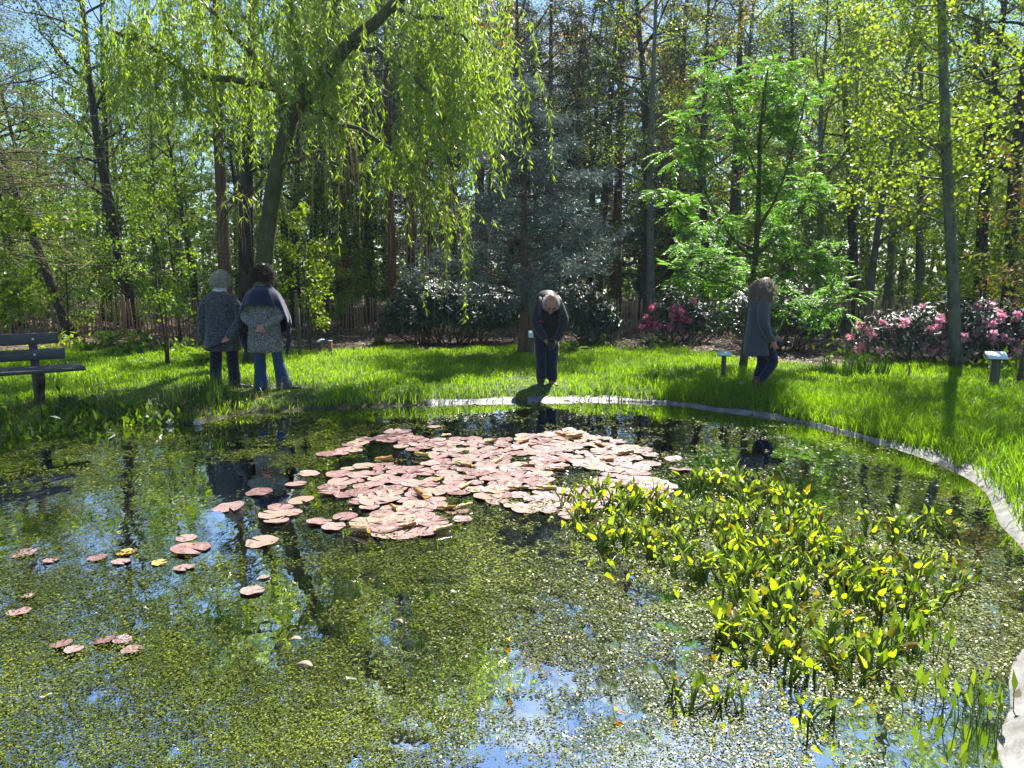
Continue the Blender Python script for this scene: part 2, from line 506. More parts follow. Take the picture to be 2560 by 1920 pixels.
if np.mean(np.sum(NRM * (SHORE_F - _ctr), 1)) < 0: NRM = -NRM
bm = bmesh.new()
vs = [bm.verts.new((p[0], p[1], WATER)) for p in SHORE_F + NRM * 0.035]
f_ = bm.faces.new(vs)
if f_.normal.z < 0: f_.normal_flip()
bmesh.ops.triangulate(bm, faces=[f_])
me = bpy.data.meshes.new('pond_water'); bm.to_mesh(me); bm.free(); me.materials.append(m)
for p_ in me.polygons:
    pass
wo = tag(link('pond_water', me), kind='structure', label='dark still pond water mirroring the trees and the blue sky')

# pond liner: grey sheet showing above the waterline along the far and the right shore
def liner(i0, i1, wfun, name, label, seed):
    mb = MB()
    idx = np.arange(i0, i1)
    rows = [(-0.10, -0.03), (0.0, 0.004), (0.3, None), (0.65, None), (1.0, None)]
    V = []
    w = wfun(np.linspace(0, 1, len(idx)))
    for k, (fr_, dz) in enumerate(rows):
        off = (-0.10 if k == 0 else fr_ * w)
        p = SHORE_F[idx] + NRM[idx] * (off if np.ndim(off) else np.full(len(idx), off))[:, None]
        if k <= 1:
            z = np.full(len(idx), WATER + dz)
        else:
            z = ground_z(p[:, 0], p[:, 1]) + 0.012 + 0.022 * (fbm(np.arange(len(idx)) * 0.35, np.full(len(idx), k * 1.3), seed, 3) - 0.35)
            z = np.maximum(z, WATER + 0.02 * fr_ + 0.005)
        V.append(np.concatenate([p, z[:, None]], 1))
    V = np.concatenate(V)
    n = len(idx)
    i, j = np.meshgrid(np.arange(len(rows) - 1), np.arange(n - 1), indexing='ij')
    Qd = np.stack([i * n + j, i * n + j + 1, (i + 1) * n + j + 1, (i + 1) * n + j], -1).reshape(-1, 4)
    mb.add(V, Qd, None, 0.5)
    o = link(name, mb.mesh(name, M['liner'], True))
    o.modifiers.new('thick', 'SOLIDIFY').thickness = 0.004
    return tag(o, label, 'pond liner')
M['liner'] = noise_mat('liner', (0.07, 0.068, 0.066), (0.23, 0.225, 0.22), (7, 7, 7), detail=8, rough=0.42, spec=0.5, bump=0.01)
def nearest_i(dx, dy):
    q = P(dx, dy, WATER)[:2]
    return int(np.argmin(np.sum((SHORE_F - q) ** 2, 1)))
iA, iB, iC, iD = nearest_i(930, 874), nearest_i(1130, 868), nearest_i(1135, 868), nearest_i(2150, 1780)
lin_w1 = lambda t: 0.09 + 0.035 * np.sin(t * 9)
lin_w2 = lambda t: 0.10 - 0.05 * sstep(0.10, 0.22, t) + 0.05 * np.sin(t * 31) * (1 - t) + 0.03 * np.sin(t * 71 + 1) + 0.02 * np.sin(t * 133) + 0.09 * sstep(0.34, 0.55, t) + 0.14 * sstep(0.66, 0.9, t)
liner(iA, iB, lin_w1, 'pond_liner', 'short grey pond liner strip below the grass left of the stooping man', 3)
liner(iC, iD, lin_w2, 'pond_liner', 'long grey pond liner edge curving along the bank by the rhododendron', 4)
LINER_PTS = SHORE_F[iA:iD]

def liner_clear(x, y):
    """distance of grass roots the liner keeps free"""
    p = np.stack([x, y], 1)
    best = np.full(len(p), 1e9); ti = np.zeros(len(p))
    n = len(LINER_PTS)
    for k in range(n):
        q = np.sum((p - LINER_PTS[k]) ** 2, 1)
        m_ = q < best
        best[m_] = q[m_]; ti[m_] = k
    t = np.clip((ti - (iC - iA)) / max(1, (iD - iC)), 0, 1)
    w = np.where(ti < iC - iA, lin_w1(ti / max(1, iC - iA)), lin_w2(t))
    return np.sqrt(best), w, (ti > 0) & (ti < n - 1)

# ------------------------------------------------------------------ grass
rng = np.random.default_rng(11)
def blades(mb, x, y, z, h, w, lean, tint, rng):
    n = len(x)
    az = rng.uniform(0, 2 * np.pi, n)
    d = np.stack([np.cos(az), np.sin(az), np.zeros(n)], 1)
    ya = rng.uniform(0, 2 * np.pi, n)
    s = np.stack([np.cos(ya), np.sin(ya), np.zeros(n)], 1) * (w / 2)[:, None]
    p = np.stack([x, y, z], 1)
    up = np.array((0, 0, 1.0))
    mid = p + up * (h * .62)[:, None] + d * (h * lean * .38)[:, None]
    tip = p + up * (h * (1 - 0.32 * lean))[:, None] + d * (h * lean)[:, None]
    V = np.stack([p - s, p + s, mid + s * .75, mid - s * .75, tip], 1).reshape(-1, 3)
    b_ = np.arange(n)[:, None] * 5
    mb.add(V, b_ + np.array([[0, 1, 2, 3]]), b_ + np.array([[3, 2, 4]]), np.repeat(tint, 5))

def grass_zone(x0, x1, y0, y1, dens, hmul, rng, mask=None):
    n = int((x1 - x0) * (y1 - y0) * dens)
    x, y = rng.uniform(x0, x1, n), rng.uniform(y0, y1, n)
    d = shore_dist(x, y)
    e = y - lawn_edge(x) + (fbm(x * 1.3, y * 1.3, 21, 3) - .5) * 1.2
    keep = (d > 0.02) & (rng.random(n) < sstep(0.45, -0.45, e)) & (np.abs(x) < 0.72 * y + 1.6 + 2.6 * sstep(7, 4, y))
    if mask is not None: keep &= mask(x, y, d, rng)
    x, y, d = x[keep], y[keep], d[keep]
    ld, lw, on = liner_clear(x, y)
    k2 = ~(on & (ld < lw * (0.0 + 1.05 * fbm(x * 2.2, y * 2.2, 19, 3))))
    x, y, d = x[k2], y[k2], d[k2]
    return x, y, d
mb = MB()
x, y, d = grass_zone(-12.5, 12.5, 7.2, 17.0, 780, 1, rng)
clump = fbm(x * 2.6, y * 2.6, 31, 3)
worn = sstep(0.62, 0.75, fbm(x * 0.8 + 3, y * 0.8, 77, 3))
trod = np.ones(len(x))
for fx_, fy_ in ((-3.55, 10.2), (-3.0, 10.1), (0.42, 10.6), (3.0, 9.75)):
    trod *= 1 - 0.75 * np.exp(-((x - fx_) ** 2 + ((y - fy_) * .8) ** 2) / .30)
h = (0.035 + 0.17 * clump ** 2.2 + 0.035 * rng.random(len(x))) * (1 - 0.5 * worn) * trod * (1 + 0.9 * sstep(0.5, 0.05, d))
tint = np.clip(0.12 + 0.85 * fbm(x * 0.8, y * 0.8, 41, 4) + rng.normal(0, 0.17, len(x)), 0, 1)
blades(mb, x, y, ground_z(x, y, d), h, 0.008 + 0.005 * rng.random(len(x)), rng.uniform(0.15, 0.95, len(x)), tint, rng)
# the near right bank: longer, finer, leaning over the liner
x, y, d = grass_zone(2.0, 8.0, 1.2, 10.5, 1400, 1, rng, lambda x, y, d, r: (x > 2.0) & (d < 3.2))
clump = fbm(x * 3.1, y * 3.1, 33, 3)
h = (0.09 + 0.20 * clump ** 1.6 + 0.05 * rng.random(len(x)))
tint = np.clip(0.12 + 0.55 * fbm(x * 1.1, y * 1.1, 43, 3) + rng.normal(0, 0.16, len(x)), 0, 1)
blades(mb, x, y, ground_z(x, y, d), h, 0.006 + 0.004 * rng.random(len(x)), rng.uniform(0.2, 1.0, len(x)), tint, rng)
tag(link('grass', mb.mesh('grass', M['grass'])), 'bright backlit grass of the lawn around the pond', 'grass', kind='stuff')

# dry blades and taller clumps on the left bank
mb = MB()
n = 5200
x, y = rng.uniform(-9.5, -2.6, n), rng.uniform(7.4, 10.4, n)
d = shore_dist(x, y)
k = (d > 0.0) & (d < 0.9)
x, y, d = x[k], y[k], d[k]
blades(mb, x, y, ground_z(x, y, d), rng.uniform(0.08, 0.3, len(x)), np.full(len(x), 0.007), rng.uniform(0.3, 1.1, len(x)), rng.random(len(x)), rng)
tag(link('dry_grass', mb.mesh('dry_grass', M['grass_dry'])), 'withered straw coloured grass along the muddy bank', 'grass', kind='stuff')

# leaf litter under the trees
mb = MB()
n = 26000
x, y = rng.uniform(-17, 17, n), rng.uniform(13.0, 24.0, n)
k = (y - lawn_edge(x) + (fbm(x * 1.3, y * 1.3, 21, 3) - .5) * 1.2 > -0.3)
x, y = x[k], y[k]
z = ground_z(x, y)
leaves(mb, np.stack([x, y, z + 0.012 + 0.02 * rng.random(len(x))], 1), rdir(rng, len(x)) * (1, 1, .35), rdir(rng, len(x), 3.0), rng.uniform(0.05, 0.11, len(x)), rng.uniform(0.03, 0.06, len(x)), rng.random(len(x)))
tag(link('leaf_litter', mb.mesh('leaf_litter', M['litter'])), 'dead brown leaves strewn under the trees by the fence', 'leaf litter', kind='stuff')

# ------------------------------------------------------------------ floating weed
cov_pts = [(0, 950, .55), (150, 960, .6), (300, 950, .5), (450, 950, .6), (600, 920, .75), (720, 940, .75), (620, 985, .8), (760, 900, .55),
           (0, 1010, .45), (150, 1010, .5), (250, 1050, .35), (100, 1090, .12), (300, 1120, .08), (470, 1030, .05), (560, 1050, .03), (400, 1090, .2), (520, 1120, .05),
           (0, 1150, .15), (250, 1160, .1), (50, 1230, .75), (250, 1230, .85), (400, 1220, .7), (540, 1180, .1), (620, 1210, .55), (480, 1240, .55),
           (600, 1290, .25), (520, 1340, .2), (440, 1320, .3), (680, 1310, .35), (560, 1370, .4), (760, 1290, .7), (150, 1310, .85), (300, 1300, .9), (760, 1360, .75),
           (0, 1400, 1), (300, 1420, 1), (600, 1420, 1), (0, 1660, 1.15), (150, 1540, 1.12), (300, 1600, 1.12), (450, 1500, 1.1), (600, 1600, 1.1), (800, 1600, 1.0), (880, 1450, .5), (1050, 1450, .35), (960, 1480, .45),
           (950, 1580, .8), (1100, 1600, .5), (1250, 1570, .45), (1200, 1650, .42), (1400, 1650, .5), (1350, 1600, .5), (1200, 1400, 1), (1100, 1300, 1), (900, 1250, 1), (1000, 1200, .95), (1150, 1190, .8),
           (1350, 1300, 1), (1450, 1250, .8), (1400, 1450, .9), (1300, 1480, .8), (1500, 1500, .9), (1700, 1500, .85), (1700, 1620, .85), (1550, 1600, .75), (1850, 1450, .9), (2050, 1450, .95), (2120, 1350, .9), (2000, 1250, .9),
           (1800, 1200, .95), (1600, 1150, .8), (1500, 1120, .7), (1700, 1330, .9), (1900, 1560, .6), (1980, 1620, .12), (2090, 1620, .05), (2150, 1540, .6), (2060, 1560, .25), (1850, 1640, .5),
           (900, 890, .15), (1000, 885, .2), (1200, 885, .3), (1400, 890, .2), (1550, 920, .25), (1700, 950, .3), (1650, 1000, .22), (1800, 1010, .2), (1600, 1050, .2), (1900, 1050, .2), (2000, 1080, .15),
           (2050, 1130, .2), (1850, 1100, .25), (2130, 1200, .25), (850, 960, .1), (800, 1010, .1), (1050, 1000, .25), (1300, 1030, .5), (1400, 1000, .4), (1000, 1060, .5), (800, 1100, .3), (700, 1130, .3), (1100, 1130, .5),
           (-300, 1100, .4), (-300, 1400, 1), (-300, 1700, 1), (600, 1800, 1), (1400, 1800, .6), (2000, 1760, .3)]
CPX = np.array([P(a_, b_, WATER)[:2] for a_, b_, c_ in cov_pts]); CPV = np.array([c_ for a_, b_, c_ in cov_pts])
def lg(p):          # equalise near and far
    d_ = np.maximum(p[:, 1], 0.5)
    return np.stack([p[:, 0] / d_, np.log(d_) * 1.15], 1)
CPL = lg(CPX)
def coverage(x, y):
    p = lg(np.stack([x, y], 1))
    num = np.zeros(len(x)); den = np.zeros(len(x))
    for k in range(len(CPL)):
        w = 1 / (np.sum((p - CPL[k]) ** 2, 1) + 8e-4) ** 1.6
        num += w * CPV[k]; den += w
    return num / den
rng = np.random.default_rng(23)
n = 560000
ymin, ymax = 1.95, 10.6
y = ymin * (ymax / ymin) ** rng.random(n)          # density per area falls as 1/d^2
x = rng.uniform(-0.83, 0.83, n) * y
d = shore_dist(x, y)
k = d < -0.01
x, y, d = x[k], y[k], d[k]
cv = coverage(x, y)
nn = 0.62 * fbm(x * 4.6, y * 4.6, 51, 3) + 0.38 * fbm(x * 16.0, y * 14.0, 61, 2)
thr = 1.0 - cv                                    # leaves stand where the noise exceeds the threshold
keep = (nn > 0.395 + 0.25 * thr - 0.07 * rng.random(len(x))) & (rng.random(len(x)) < 0.96 * np.clip(cv, 0, 1) ** 1.15)
x, y, nn, cv = x[keep], y[keep], nn[keep], cv[keep]
n = len(x)
s = np.maximum(0.006, 0.0028 * y) * rng.uniform(0.55, 1.35, n)
az = rng.uniform(0, 2 * np.pi, n)
dd = np.stack([np.cos(az), np.sin(az), rng.normal(0, 0.05, n)], 1)
tilt = rng.normal(0, 0.10, (n, 2))
nr = norm(np.stack([tilt[:, 0], tilt[:, 1], np.ones(n)], 1))
lift = 0.004 + rng.random(n) ** 2 * 0.016 * np.clip(cv, 0.2, 1) * (y < 6)
top_ = rng.random(n) < 0.10 + 0.25 * sstep(.45, .6, nn)
tint = np.clip(0.02 + 0.55 * fbm(x * 1.6, y * 1.6, 71, 3) + rng.normal(0, 0.12, n) + 0.38 * top_, 0, 1)
lift = lift + 0.008 * top_ * (y < 6)
mb = MB()
leaves(mb, np.stack([x, y, WATER + lift], 1), dd, nr, s * 1.25, s * 1.1, tint, fold=0.08)
print('weed leaves', n)
tag(link('floating_weed', mb.mesh('floating_weed', M['weed'])), 'small green leaves of floating weed carpeting the pond', 'pond weed', kind='stuff')
# ------------------------------------------------------------------ trees
def wander(rng, p0, d0, length, nseg, wob=0.12, grav=0.0):
    """a crooked limb: polyline of nseg+1 points"""
    p, d = np.array(p0, float), norm(np.array(d0, float))
    out = [p.copy()]
    for k in range(nseg):
        d = norm(d + rng.normal(0, wob, 3) + np.array((0, 0, grav)))
        p = p + d * length / nseg
        out.append(p.copy())
    return np.array(out)

def along(pts, t):
    t = np.clip(t, 0, 0.9999) * (len(pts) - 1)
    i = int(t)
    return pts[i] + (pts[i + 1] - pts[i]) * (t - i)

def along_n(pts, t):
    t = np.clip(np.asarray(t), 0, 0.9999) * (len(pts) - 1)
    i = t.astype(int)
    return pts[i] + (pts[i + 1] - pts[i]) * (t - i)[:, None]

def scatter_leaves(mb, rng, seg_pts, per, spread, L, W, up=0.6, droop=0.0, tint0=0.5, clump=None):
    """leaves strewn around a list of twig polylines"""
    if not seg_pts: return
    P_, D_ = [], []
    for pts in seg_pts:
        t = rng.random(per) ** 0.8
        P_.append(along_n(pts, t))
        D_.append(np.repeat([pts[-1] - pts[0]], per, 0))
    p = np.concatenate(P_); d = norm(np.concatenate(D_))
    n = len(p)
    p = p + rng.normal(0, spread, (n, 3))
    tt = np.repeat(rng.normal(tint0, 0.14, len(seg_pts)), per)
    tint = np.clip(tt + rng.normal(0, 0.13, n), 0, 1)
    dd = norm(d * 0.6 + rdir(rng, n) * 0.8 + np.array((0, 0, -droop)))
    leaves(mb, p, dd, rdir(rng, n, up), L * rng.uniform(.6, 1.25, n), W * rng.uniform(.6, 1.25, n), tint)

def broadleaf(seed, H, r0, cb, nb, blen, twigs, per, leaf, spread=0.10, up=0.45, lean=(0, 0), wob=0.05, tint=0.5, sub=4, shape='round', sides=7, droop=0.1, aspect=0.7):
    """trunk with limbs and side branches + leaves in clumps along the twigs"""
    rng = np.random.default_rng(seed)
    wood, leaf_mb = MB(), MB()
    tr = wander(rng, (0, 0, -0.1), (lean[0], lean[1], 1), H, 14, wob * .5)
    tt = np.linspace(0, 1, 15)
    rad = r0 * (1 - 0.88 * tt) * (1 + 0.55 * np.exp(-tt * H / 0.35))
    tube(wood, tr, rad, sides)
    segs = []
    for k in range(nb):
        f = cb + (1 - cb) * (k + rng.random()) / nb
        f = min(f, 0.98)
        p0 = along(tr, f)
        a = k * 2.4 + rng.normal(0, .4)
        u = (f - cb) / (1 - cb)
        if shape == 'round': ln = blen * (0.55 + 0.9 * math.sin(math.pi * (0.15 + 0.8 * u))) * .75
        elif shape == 'cone': ln = blen * (1.02 - u)
        else: ln = blen * (0.5 + 0.5 * u)
        ln *= rng.uniform(.7, 1.15)
        upk = up + 0.5 * u
        br = wander(rng, p0, (math.cos(a), math.sin(a), upk), ln, 6, 0.13, 0.01)
        rb = max(0.006, r0 * (1 - 0.88 * f) * 0.5)
        tube(wood, br, np.linspace(rb, rb * .25, 7), 5, cap=False)
        for q in range(sub):
            f2 = 0.25 + 0.75 * (q + rng.random()) / sub
            p1 = along(br, f2)
            d1 = norm(br[-1] - br[0]) * .7 + rdir(rng, 1, 0.15)[0] * .8
            b2 = wander(rng, p1, d1, ln * rng.uniform(.28, .5) * (1.15 - .5 * f2), 4, 0.18, -0.01)
            tube(wood, b2, np.linspace(rb * .4, rb * .15, 5), 4, cap=False)
            for w_ in range(twigs):
                p2 = along(b2, 0.2 + 0.8 * rng.random())
                d2 = norm(norm(b2[-1] - b2[0]) * .6 + rdir(rng, 1, 0.1)[0] * .9)
                t3 = np.array([p2, p2 + d2 * ln * .10, p2 + d2 * ln * rng.uniform(.16, .26) + (0, 0, -0.03)])
                tube(wood, t3, np.array((rb * .16, rb * .12, rb * .06)), 3, cap=False)
                segs.append(t3)
    scatter_leaves(leaf_mb, rng, segs, per, spread, leaf, leaf * aspect, 0.7, droop, tint)
    return wood, leaf_mb

def conifer(seed, H, r0, cb, nw, blen, needle, per, top=0.05, droop=-0.15, tint=0.5, up=0.1, sides=7, flat=0.35, spread=0.06, base_thin=1.0):
    """straight stem, whorls of branches, needle sprays"""
    rng = np.random.default_rng(seed)
    wood, leaf_mb = MB(), MB()
    tr = wander(rng, (0, 0, -0.1), (0, 0, 1), H, 14, 0.012)
    tt = np.linspace(0, 1, 15)
    tube(wood, tr, r0 * (1 - 0.9 * tt) * (1 + 0.5 * np.exp(-tt * H / 0.3)), sides)
    segs = []
    for k in range(nw):
        f = cb + (0.985 - cb) * (k + rng.random() * .6) / nw
        u = (f - cb) / (1 - cb)
        ln0 = blen * (1 - u) ** 0.8 * (0.55 + 0.45 * min(1, u * 6 + (1 - base_thin))) + top
        for q in range(int(rng.integers(3, 6))):
            a = rng.uniform(0, 2 * np.pi)
            ln = ln0 * rng.uniform(.6, 1.1)
            br = wander(rng, along(tr, f), (math.cos(a), math.sin(a), up), ln, 6, 0.07, droop * .25)
            rb = max(0.005, r0 * (1 - .9 * f) * .3)
            tube(wood, br, np.linspace(rb, rb * .25, 7), 4, cap=False)
            for w_ in range(int(4 + ln * 5)):
                f2 = 0.12 + 0.88 * rng.random()
                p1 = along(br, f2)
                d0 = norm(br[-1] - br[0])
                side = norm(np.cross(d0, (0, 0, 1))) * rng.choice((-1, 1))
                d1 = norm(d0 * .6 + side * .8 + rng.normal(0, flat, 3) * np.array((.6, .6, 1)))
                l1 = ln * rng.uniform(.14, .32) * (1.1 - .5 * f2) + .06
                segs.append(np.array([p1, p1 + d1 * l1 * .5, p1 + d1 * l1 + (0, 0, droop * l1 * .5)]))
    scatter_leaves(leaf_mb, rng, segs, per, spread, needle[0], needle[1], 0.5, 0.05, tint)
    return wood, leaf_mb

def make_tree(name, wood, leaf_mb, wmat, lmat, label, cat='tree', group=None, loc=(0, 0, 0), rz=0, scale=1.0, crown='crown'):
    t = thing(name, loc, label, cat, group, rz, scale)
    link('trunk', wood.mesh('trunk', M[wmat], True), t)
    if leaf_mb is not None:
        link(crown, leaf_mb.mesh(crown, M[lmat]), t)
    return t

def place_copy(src, name, loc, rz, scale, label, group, cat='tree', sz=None):
    t = thing(name, loc, label, cat, group, rz, scale)
    if sz: t.scale = (scale, scale, sz)
    for ch in src.children:
        c = ch.copy()
        COL.objects.link(c)
        c.parent = t
    return t

def base_at(dx, Y):
    x = (dx * DS - W_PX / 2) / F_PX * Y / CP * 1.0
    # a point on the ground at distance Y: depth along the view axis differs slightly from Y
    depth = Y * CP + (CAM_Z) * SP
    x = (dx * DS - W_PX / 2) / F_PX * depth
    return (x, Y, gz(x, Y) - 0.02)

# ---- kinds of woodland tree, each built once and then copied
PROTO = {}
def proto(key, wood, lf, wmat, lmat):
    me_w, me_l = wood.mesh('trunk', M[wmat], True), lf.mesh('crown', M[lmat])
    PROTO[key] = (me_w, me_l)
proto('oak', *broadleaf(101, 11.5, 0.20, 0.34, 22, 2.6, 4, 17, 0.085, 0.13, tint=.5), 'bark_dark', 'leaf_fresh')
proto('oak2', *broadleaf(102, 12.5, 0.17, 0.40, 20, 2.3, 4, 18, 0.08, 0.13, tint=.45), 'bark_dark', 'leaf_mid')
proto('birch', *broadleaf(103, 11.5, 0.12, 0.30, 24, 1.9, 4, 20, 0.065, 0.14, tint=.5, droop=.3), 'bark_grey', 'leaf_yellow')
proto('maple', *broadleaf(104, 9.5, 0.11, 0.24, 22, 2.2, 4, 19, 0.085, 0.14, tint=.55, aspect=.9), 'bark_grey', 'leaf_yellow')
proto('bronze', *broadleaf(105, 11.0, 0.16, 0.32, 20, 2.3, 4, 14, 0.085, 0.13, tint=.5), 'bark_dark', 'leaf_bronze')
proto('pine', *conifer(106, 12.5, 0.17, 0.45, 16, 2.2, (0.13, 0.022), 30, spread=.09, tint=.5), 'bark_red', 'needle_dark')
proto('spruce', *conifer(107, 11.5, 0.17, 0.10, 24, 2.1, (0.10, 0.024), 24, spread=.06, tint=.5, droop=-0.25), 'bark_dark', 'needle_dark')
proto('larch', *conifer(108, 11.0, 0.15, 0.16, 22, 2.3, (0.07, 0.022), 26, spread=.06, tint=.5, droop=-0.1), 'bark_brown', 'needle_green')
proto('sapling', *broadleaf(109, 4.2, 0.035, 0.12, 20, 1.25, 4, 12, 0.075, 0.09, tint=.6, up=.3), 'twig_dark', 'leaf_fresh')
proto('sapling2', *broadleaf(110, 3.2, 0.03, 0.08, 18, 1.2, 4, 13, 0.07, 0.09, tint=.5, up=.25), 'twig_dark', 'leaf_mid')
proto('sapling3', *broadleaf(111, 5.0, 0.04, 0.14, 22, 1.3, 4, 11, 0.085, 0.10, tint=.55, up=.35, aspect=.9), 'twig_dark', 'leaf_yellow')

KIND = {
    'oak': ('oak_tree', 'dark trunked tree with fresh green leaves', 'fresh green trees of the wood'),
    'oak2': ('woodland_tree', 'dark trunked tree with deep green leaves', 'deep green trees of the wood'),
    'birch': ('birch_tree', 'slender tree with small yellow green leaves', 'yellow green slender trees of the wood'),
    'maple': ('maple_tree', 'grey maple with broad pale yellow leaves', 'yellow leaved maples of the wood'),
    'bronze': ('oak_tree', 'tree with bronze yellow young leaves', 'bronze leaved trees of the wood'),
    'pine': ('pine_tree', 'tall red trunked pine with high crown', 'tall pines of the wood'),
    'spruce': ('spruce_tree', 'dark dense conifer branched to the ground', 'dark conifers of the wood'),
    'larch': ('larch_tree', 'conifer with layered soft green sprays', 'soft green conifers of the wood'),
    'sapling': ('sapling', 'young tree with bright green leaves by the fence', 'bright green young trees along the fence'),
    'sapling2': ('sapling', 'low bushy young tree with deep green leaves', 'deep green young trees at the edge of the wood'),
    'sapling3': ('sapling', 'young tree with broad yellow green leaves', 'yellow green young trees at the edge of the wood'),
}
rngf = np.random.default_rng(77)
FOREST = []
def plant(key, loc, rz=None, s=1.0, sz=None, tilt=0.0, label=None):
    nm, lb, gr = KIND[key]
    u_ = loc[0] / loc[1]
    side_ = 'beyond the bench' if u_ < -.36 else 'beyond the willow' if u_ < -.10 else 'beyond the blue grey pine' if u_ < .14 else 'beyond the rowan' if u_ < .38 else 'beyond the pink rhododendron'
    deep_ = '' if 'sapling' in key else (', close to the fence' if loc[1] < 26 else ', deep in the wood')
    lb, gr = f'{lb} {side_}{deep_}', f'{gr} {side_}{deep_}'
    t = thing(nm, loc, label or lb, 'tree', None if label else gr, rngf.uniform(0, 6.28) if rz is None else rz, s)
    if sz: t.scale = (s, s, sz)
    if tilt: t.rotation_euler = (0, tilt, 0 if rz is None else rz)
    a, b_ = PROTO[key]
    link('trunk', a, t)
    link('crown', b_, t)
    FOREST.append((loc[0], loc[1]))
    return t

# trunks that stand out in the photograph: (measured x, distance, kind, scale)
for dx, Y, key, s in [(45, 21, 'oak', .72), (95, 26, 'oak2', .75), (235, 24, 'oak', .9), (340, 23, 'birch', .7), (430, 22.5, 'oak2', .65),
                      (640, 21.5, 'oak', .7), (668, 23.5, 'oak2', .75), (702, 25, 'oak', .8), (752, 21.5, 'pine', .95), (800, 23, 'spruce', .9),
                      (848, 19.5, 'pine', .85), (890, 25, 'pine', 1.1), (955, 22.5, 'spruce', 1.0), (1040, 26, 'pine', 1.15), (1100, 23.5, 'bronze', 1.05), (1230, 22, 'spruce', .72),
                      (1290, 26, 'bronze', 1.15), (1330, 29, 'pine', 1.25), (1402, 21.5, 'birch', 1.05), (1445, 26, 'spruce', 1.15), (1520, 23.5, 'bronze', 1.0), (1580, 28, 'pine', 1.25),
                      (1690, 24, 'spruce', .95), (1760, 21, 'maple', 1.05), (1842, 23, 'oak2', .9), (1872, 20, 'maple', 1.0), (1910, 25, 'birch', 1.1), (1980, 22, 'maple', 1.15),
                      (2110, 18.5, 'oak2', .95), (2172, 17.5, 'oak', .95), (2205, 19.5, 'birch', 1.1), (2230, 20.5, 'oak', 1.05), (2330, 18.5, 'maple', 1.1), (2440, 22, 'oak', 1.0)]:
    plant(key, base_at(dx, Y), s=s)
plant('oak2', base_at(293, 21.5), rz=0.6, s=1.05, tilt=math.radians(-7), label='leaning black trunked tree with a pale scarred stem behind the fence')
# the rest of the wood
kinds_l = ['oak', 'larch', 'oak2', 'oak', 'birch', 'larch', 'oak']
kinds_c = ['pine', 'spruce', 'pine', 'oak2', 'spruce', 'birch', 'pine']
kinds_r = ['maple', 'birch', 'oak', 'maple', 'bronze', 'pine', 'birch']
tries = 0
n_more = 0
while n_more < 128 and tries < 6000:
    tries += 1
    Y = 21 + 26 * rngf.random() ** 0.8
    xx = rngf.uniform(-0.95, 0.95) * Y
    if min((xx - a_) ** 2 + (Y - b_) ** 2 for a_, b_ in FOREST) < (1.55 + 0.04 * (Y - 20)) ** 2: continue
    u = xx / Y
    kk = kinds_l if u < -0.22 else (kinds_c if u < 0.22 else kinds_r)
    if u < -0.45 and Y < 30 and rngf.random() < .3: continue
    if Y < 24.5 and -2 < xx < 3.5: continue
    plant(kk[rngf.integers(len(kk))], (xx, Y, gz(xx, Y) - 0.02), s=rngf.uniform(.8, 1.1) * (1 + 0.018 * (Y - 21)) * (.66 if u < -.3 else .85 if u < -.15 or u > .5 else 1))
    n_more += 1
# a second, darker rank of conifers and oaks deep in the middle of the wood
for k in range(26):
    Y = rngf.uniform(25, 37)
    xx = rngf.uniform(-.34, .24) * Y
    if min((xx - a_) ** 2 + (Y - b_) ** 2 for a_, b_ in FOREST) < 1.1: continue
    plant(('spruce', 'pine', 'spruce', 'oak2')[k % 4], (xx, Y, gz(xx, Y) - 0.02), s=rngf.uniform(.8, 1.15) * (.75 if xx / Y < -.2 else 1))
# understorey
for k in range(46):
    Y = rngf.uniform(18.2, 30)
    xx = rngf.uniform(-0.8, 0.8) * Y
    u = xx / Y
    if -0.2 < u < 0.14 and rngf.random() < .75: continue
    if u < -.1 and Y < 20.4: Y += 2.4; xx = u * Y
    key = 'sapling' if u < -0.1 else ('sapling3' if rngf.random() < .55 else 'sapling')
    if rngf.random() < .3: key = 'sapling2'
    plant(key, (xx, Y, gz(xx, Y) - 0.02), s=rngf.uniform(.6, 1.15))
for dx, Y, key, s in [(390, 17.6, 'sapling', .95), (150, 18.5, 'sapling', .8), (700, 18.6, 'sapling', .55), (30, 19.0, 'sapling', .8), (2040, 17.5, 'sapling3', .75), (2180, 16.5, 'sapling', .7)]:
    plant(key, base_at(dx, Y), s=s)

# undergrowth deep in the wood: brambles and bushes that nobody could count
mb = MB()
rg = np.random.default_rng(6)
n = 46000
a = rg.uniform(-.98, .98, n)
R = rg.uniform(23.5, 46, n)
x, y = R * np.sin(a), R * np.cos(a)
top = .5 + 5.0 * sstep(.35, .7, fbm(x * .33, y * .33, 191, 3)) + .05 * (R - 23)
z = top * rg.random(n) ** 1.1
hol = fbm(x * 1.1 + z, y * 1.1, 195, 2) > 0.40
x, y, z = x[hol], y[hol], z[hol]
leaves(mb, np.stack([x, y, z + .1], 1), rdir(rg, len(x)), rdir(rg, len(x), .8), rg.uniform(.10, .24, len(x)), rg.uniform(.08, .17, len(x)), np.clip(fbm(x * .6, y * .6, 197, 3) + rg.normal(0, .15, len(x)), 0, 1))
tag(link('undergrowth', mb.mesh('undergrowth', M['leaf_mid'])), 'dense green undergrowth on the floor of the wood behind the fence', 'undergrowth', kind='stuff')
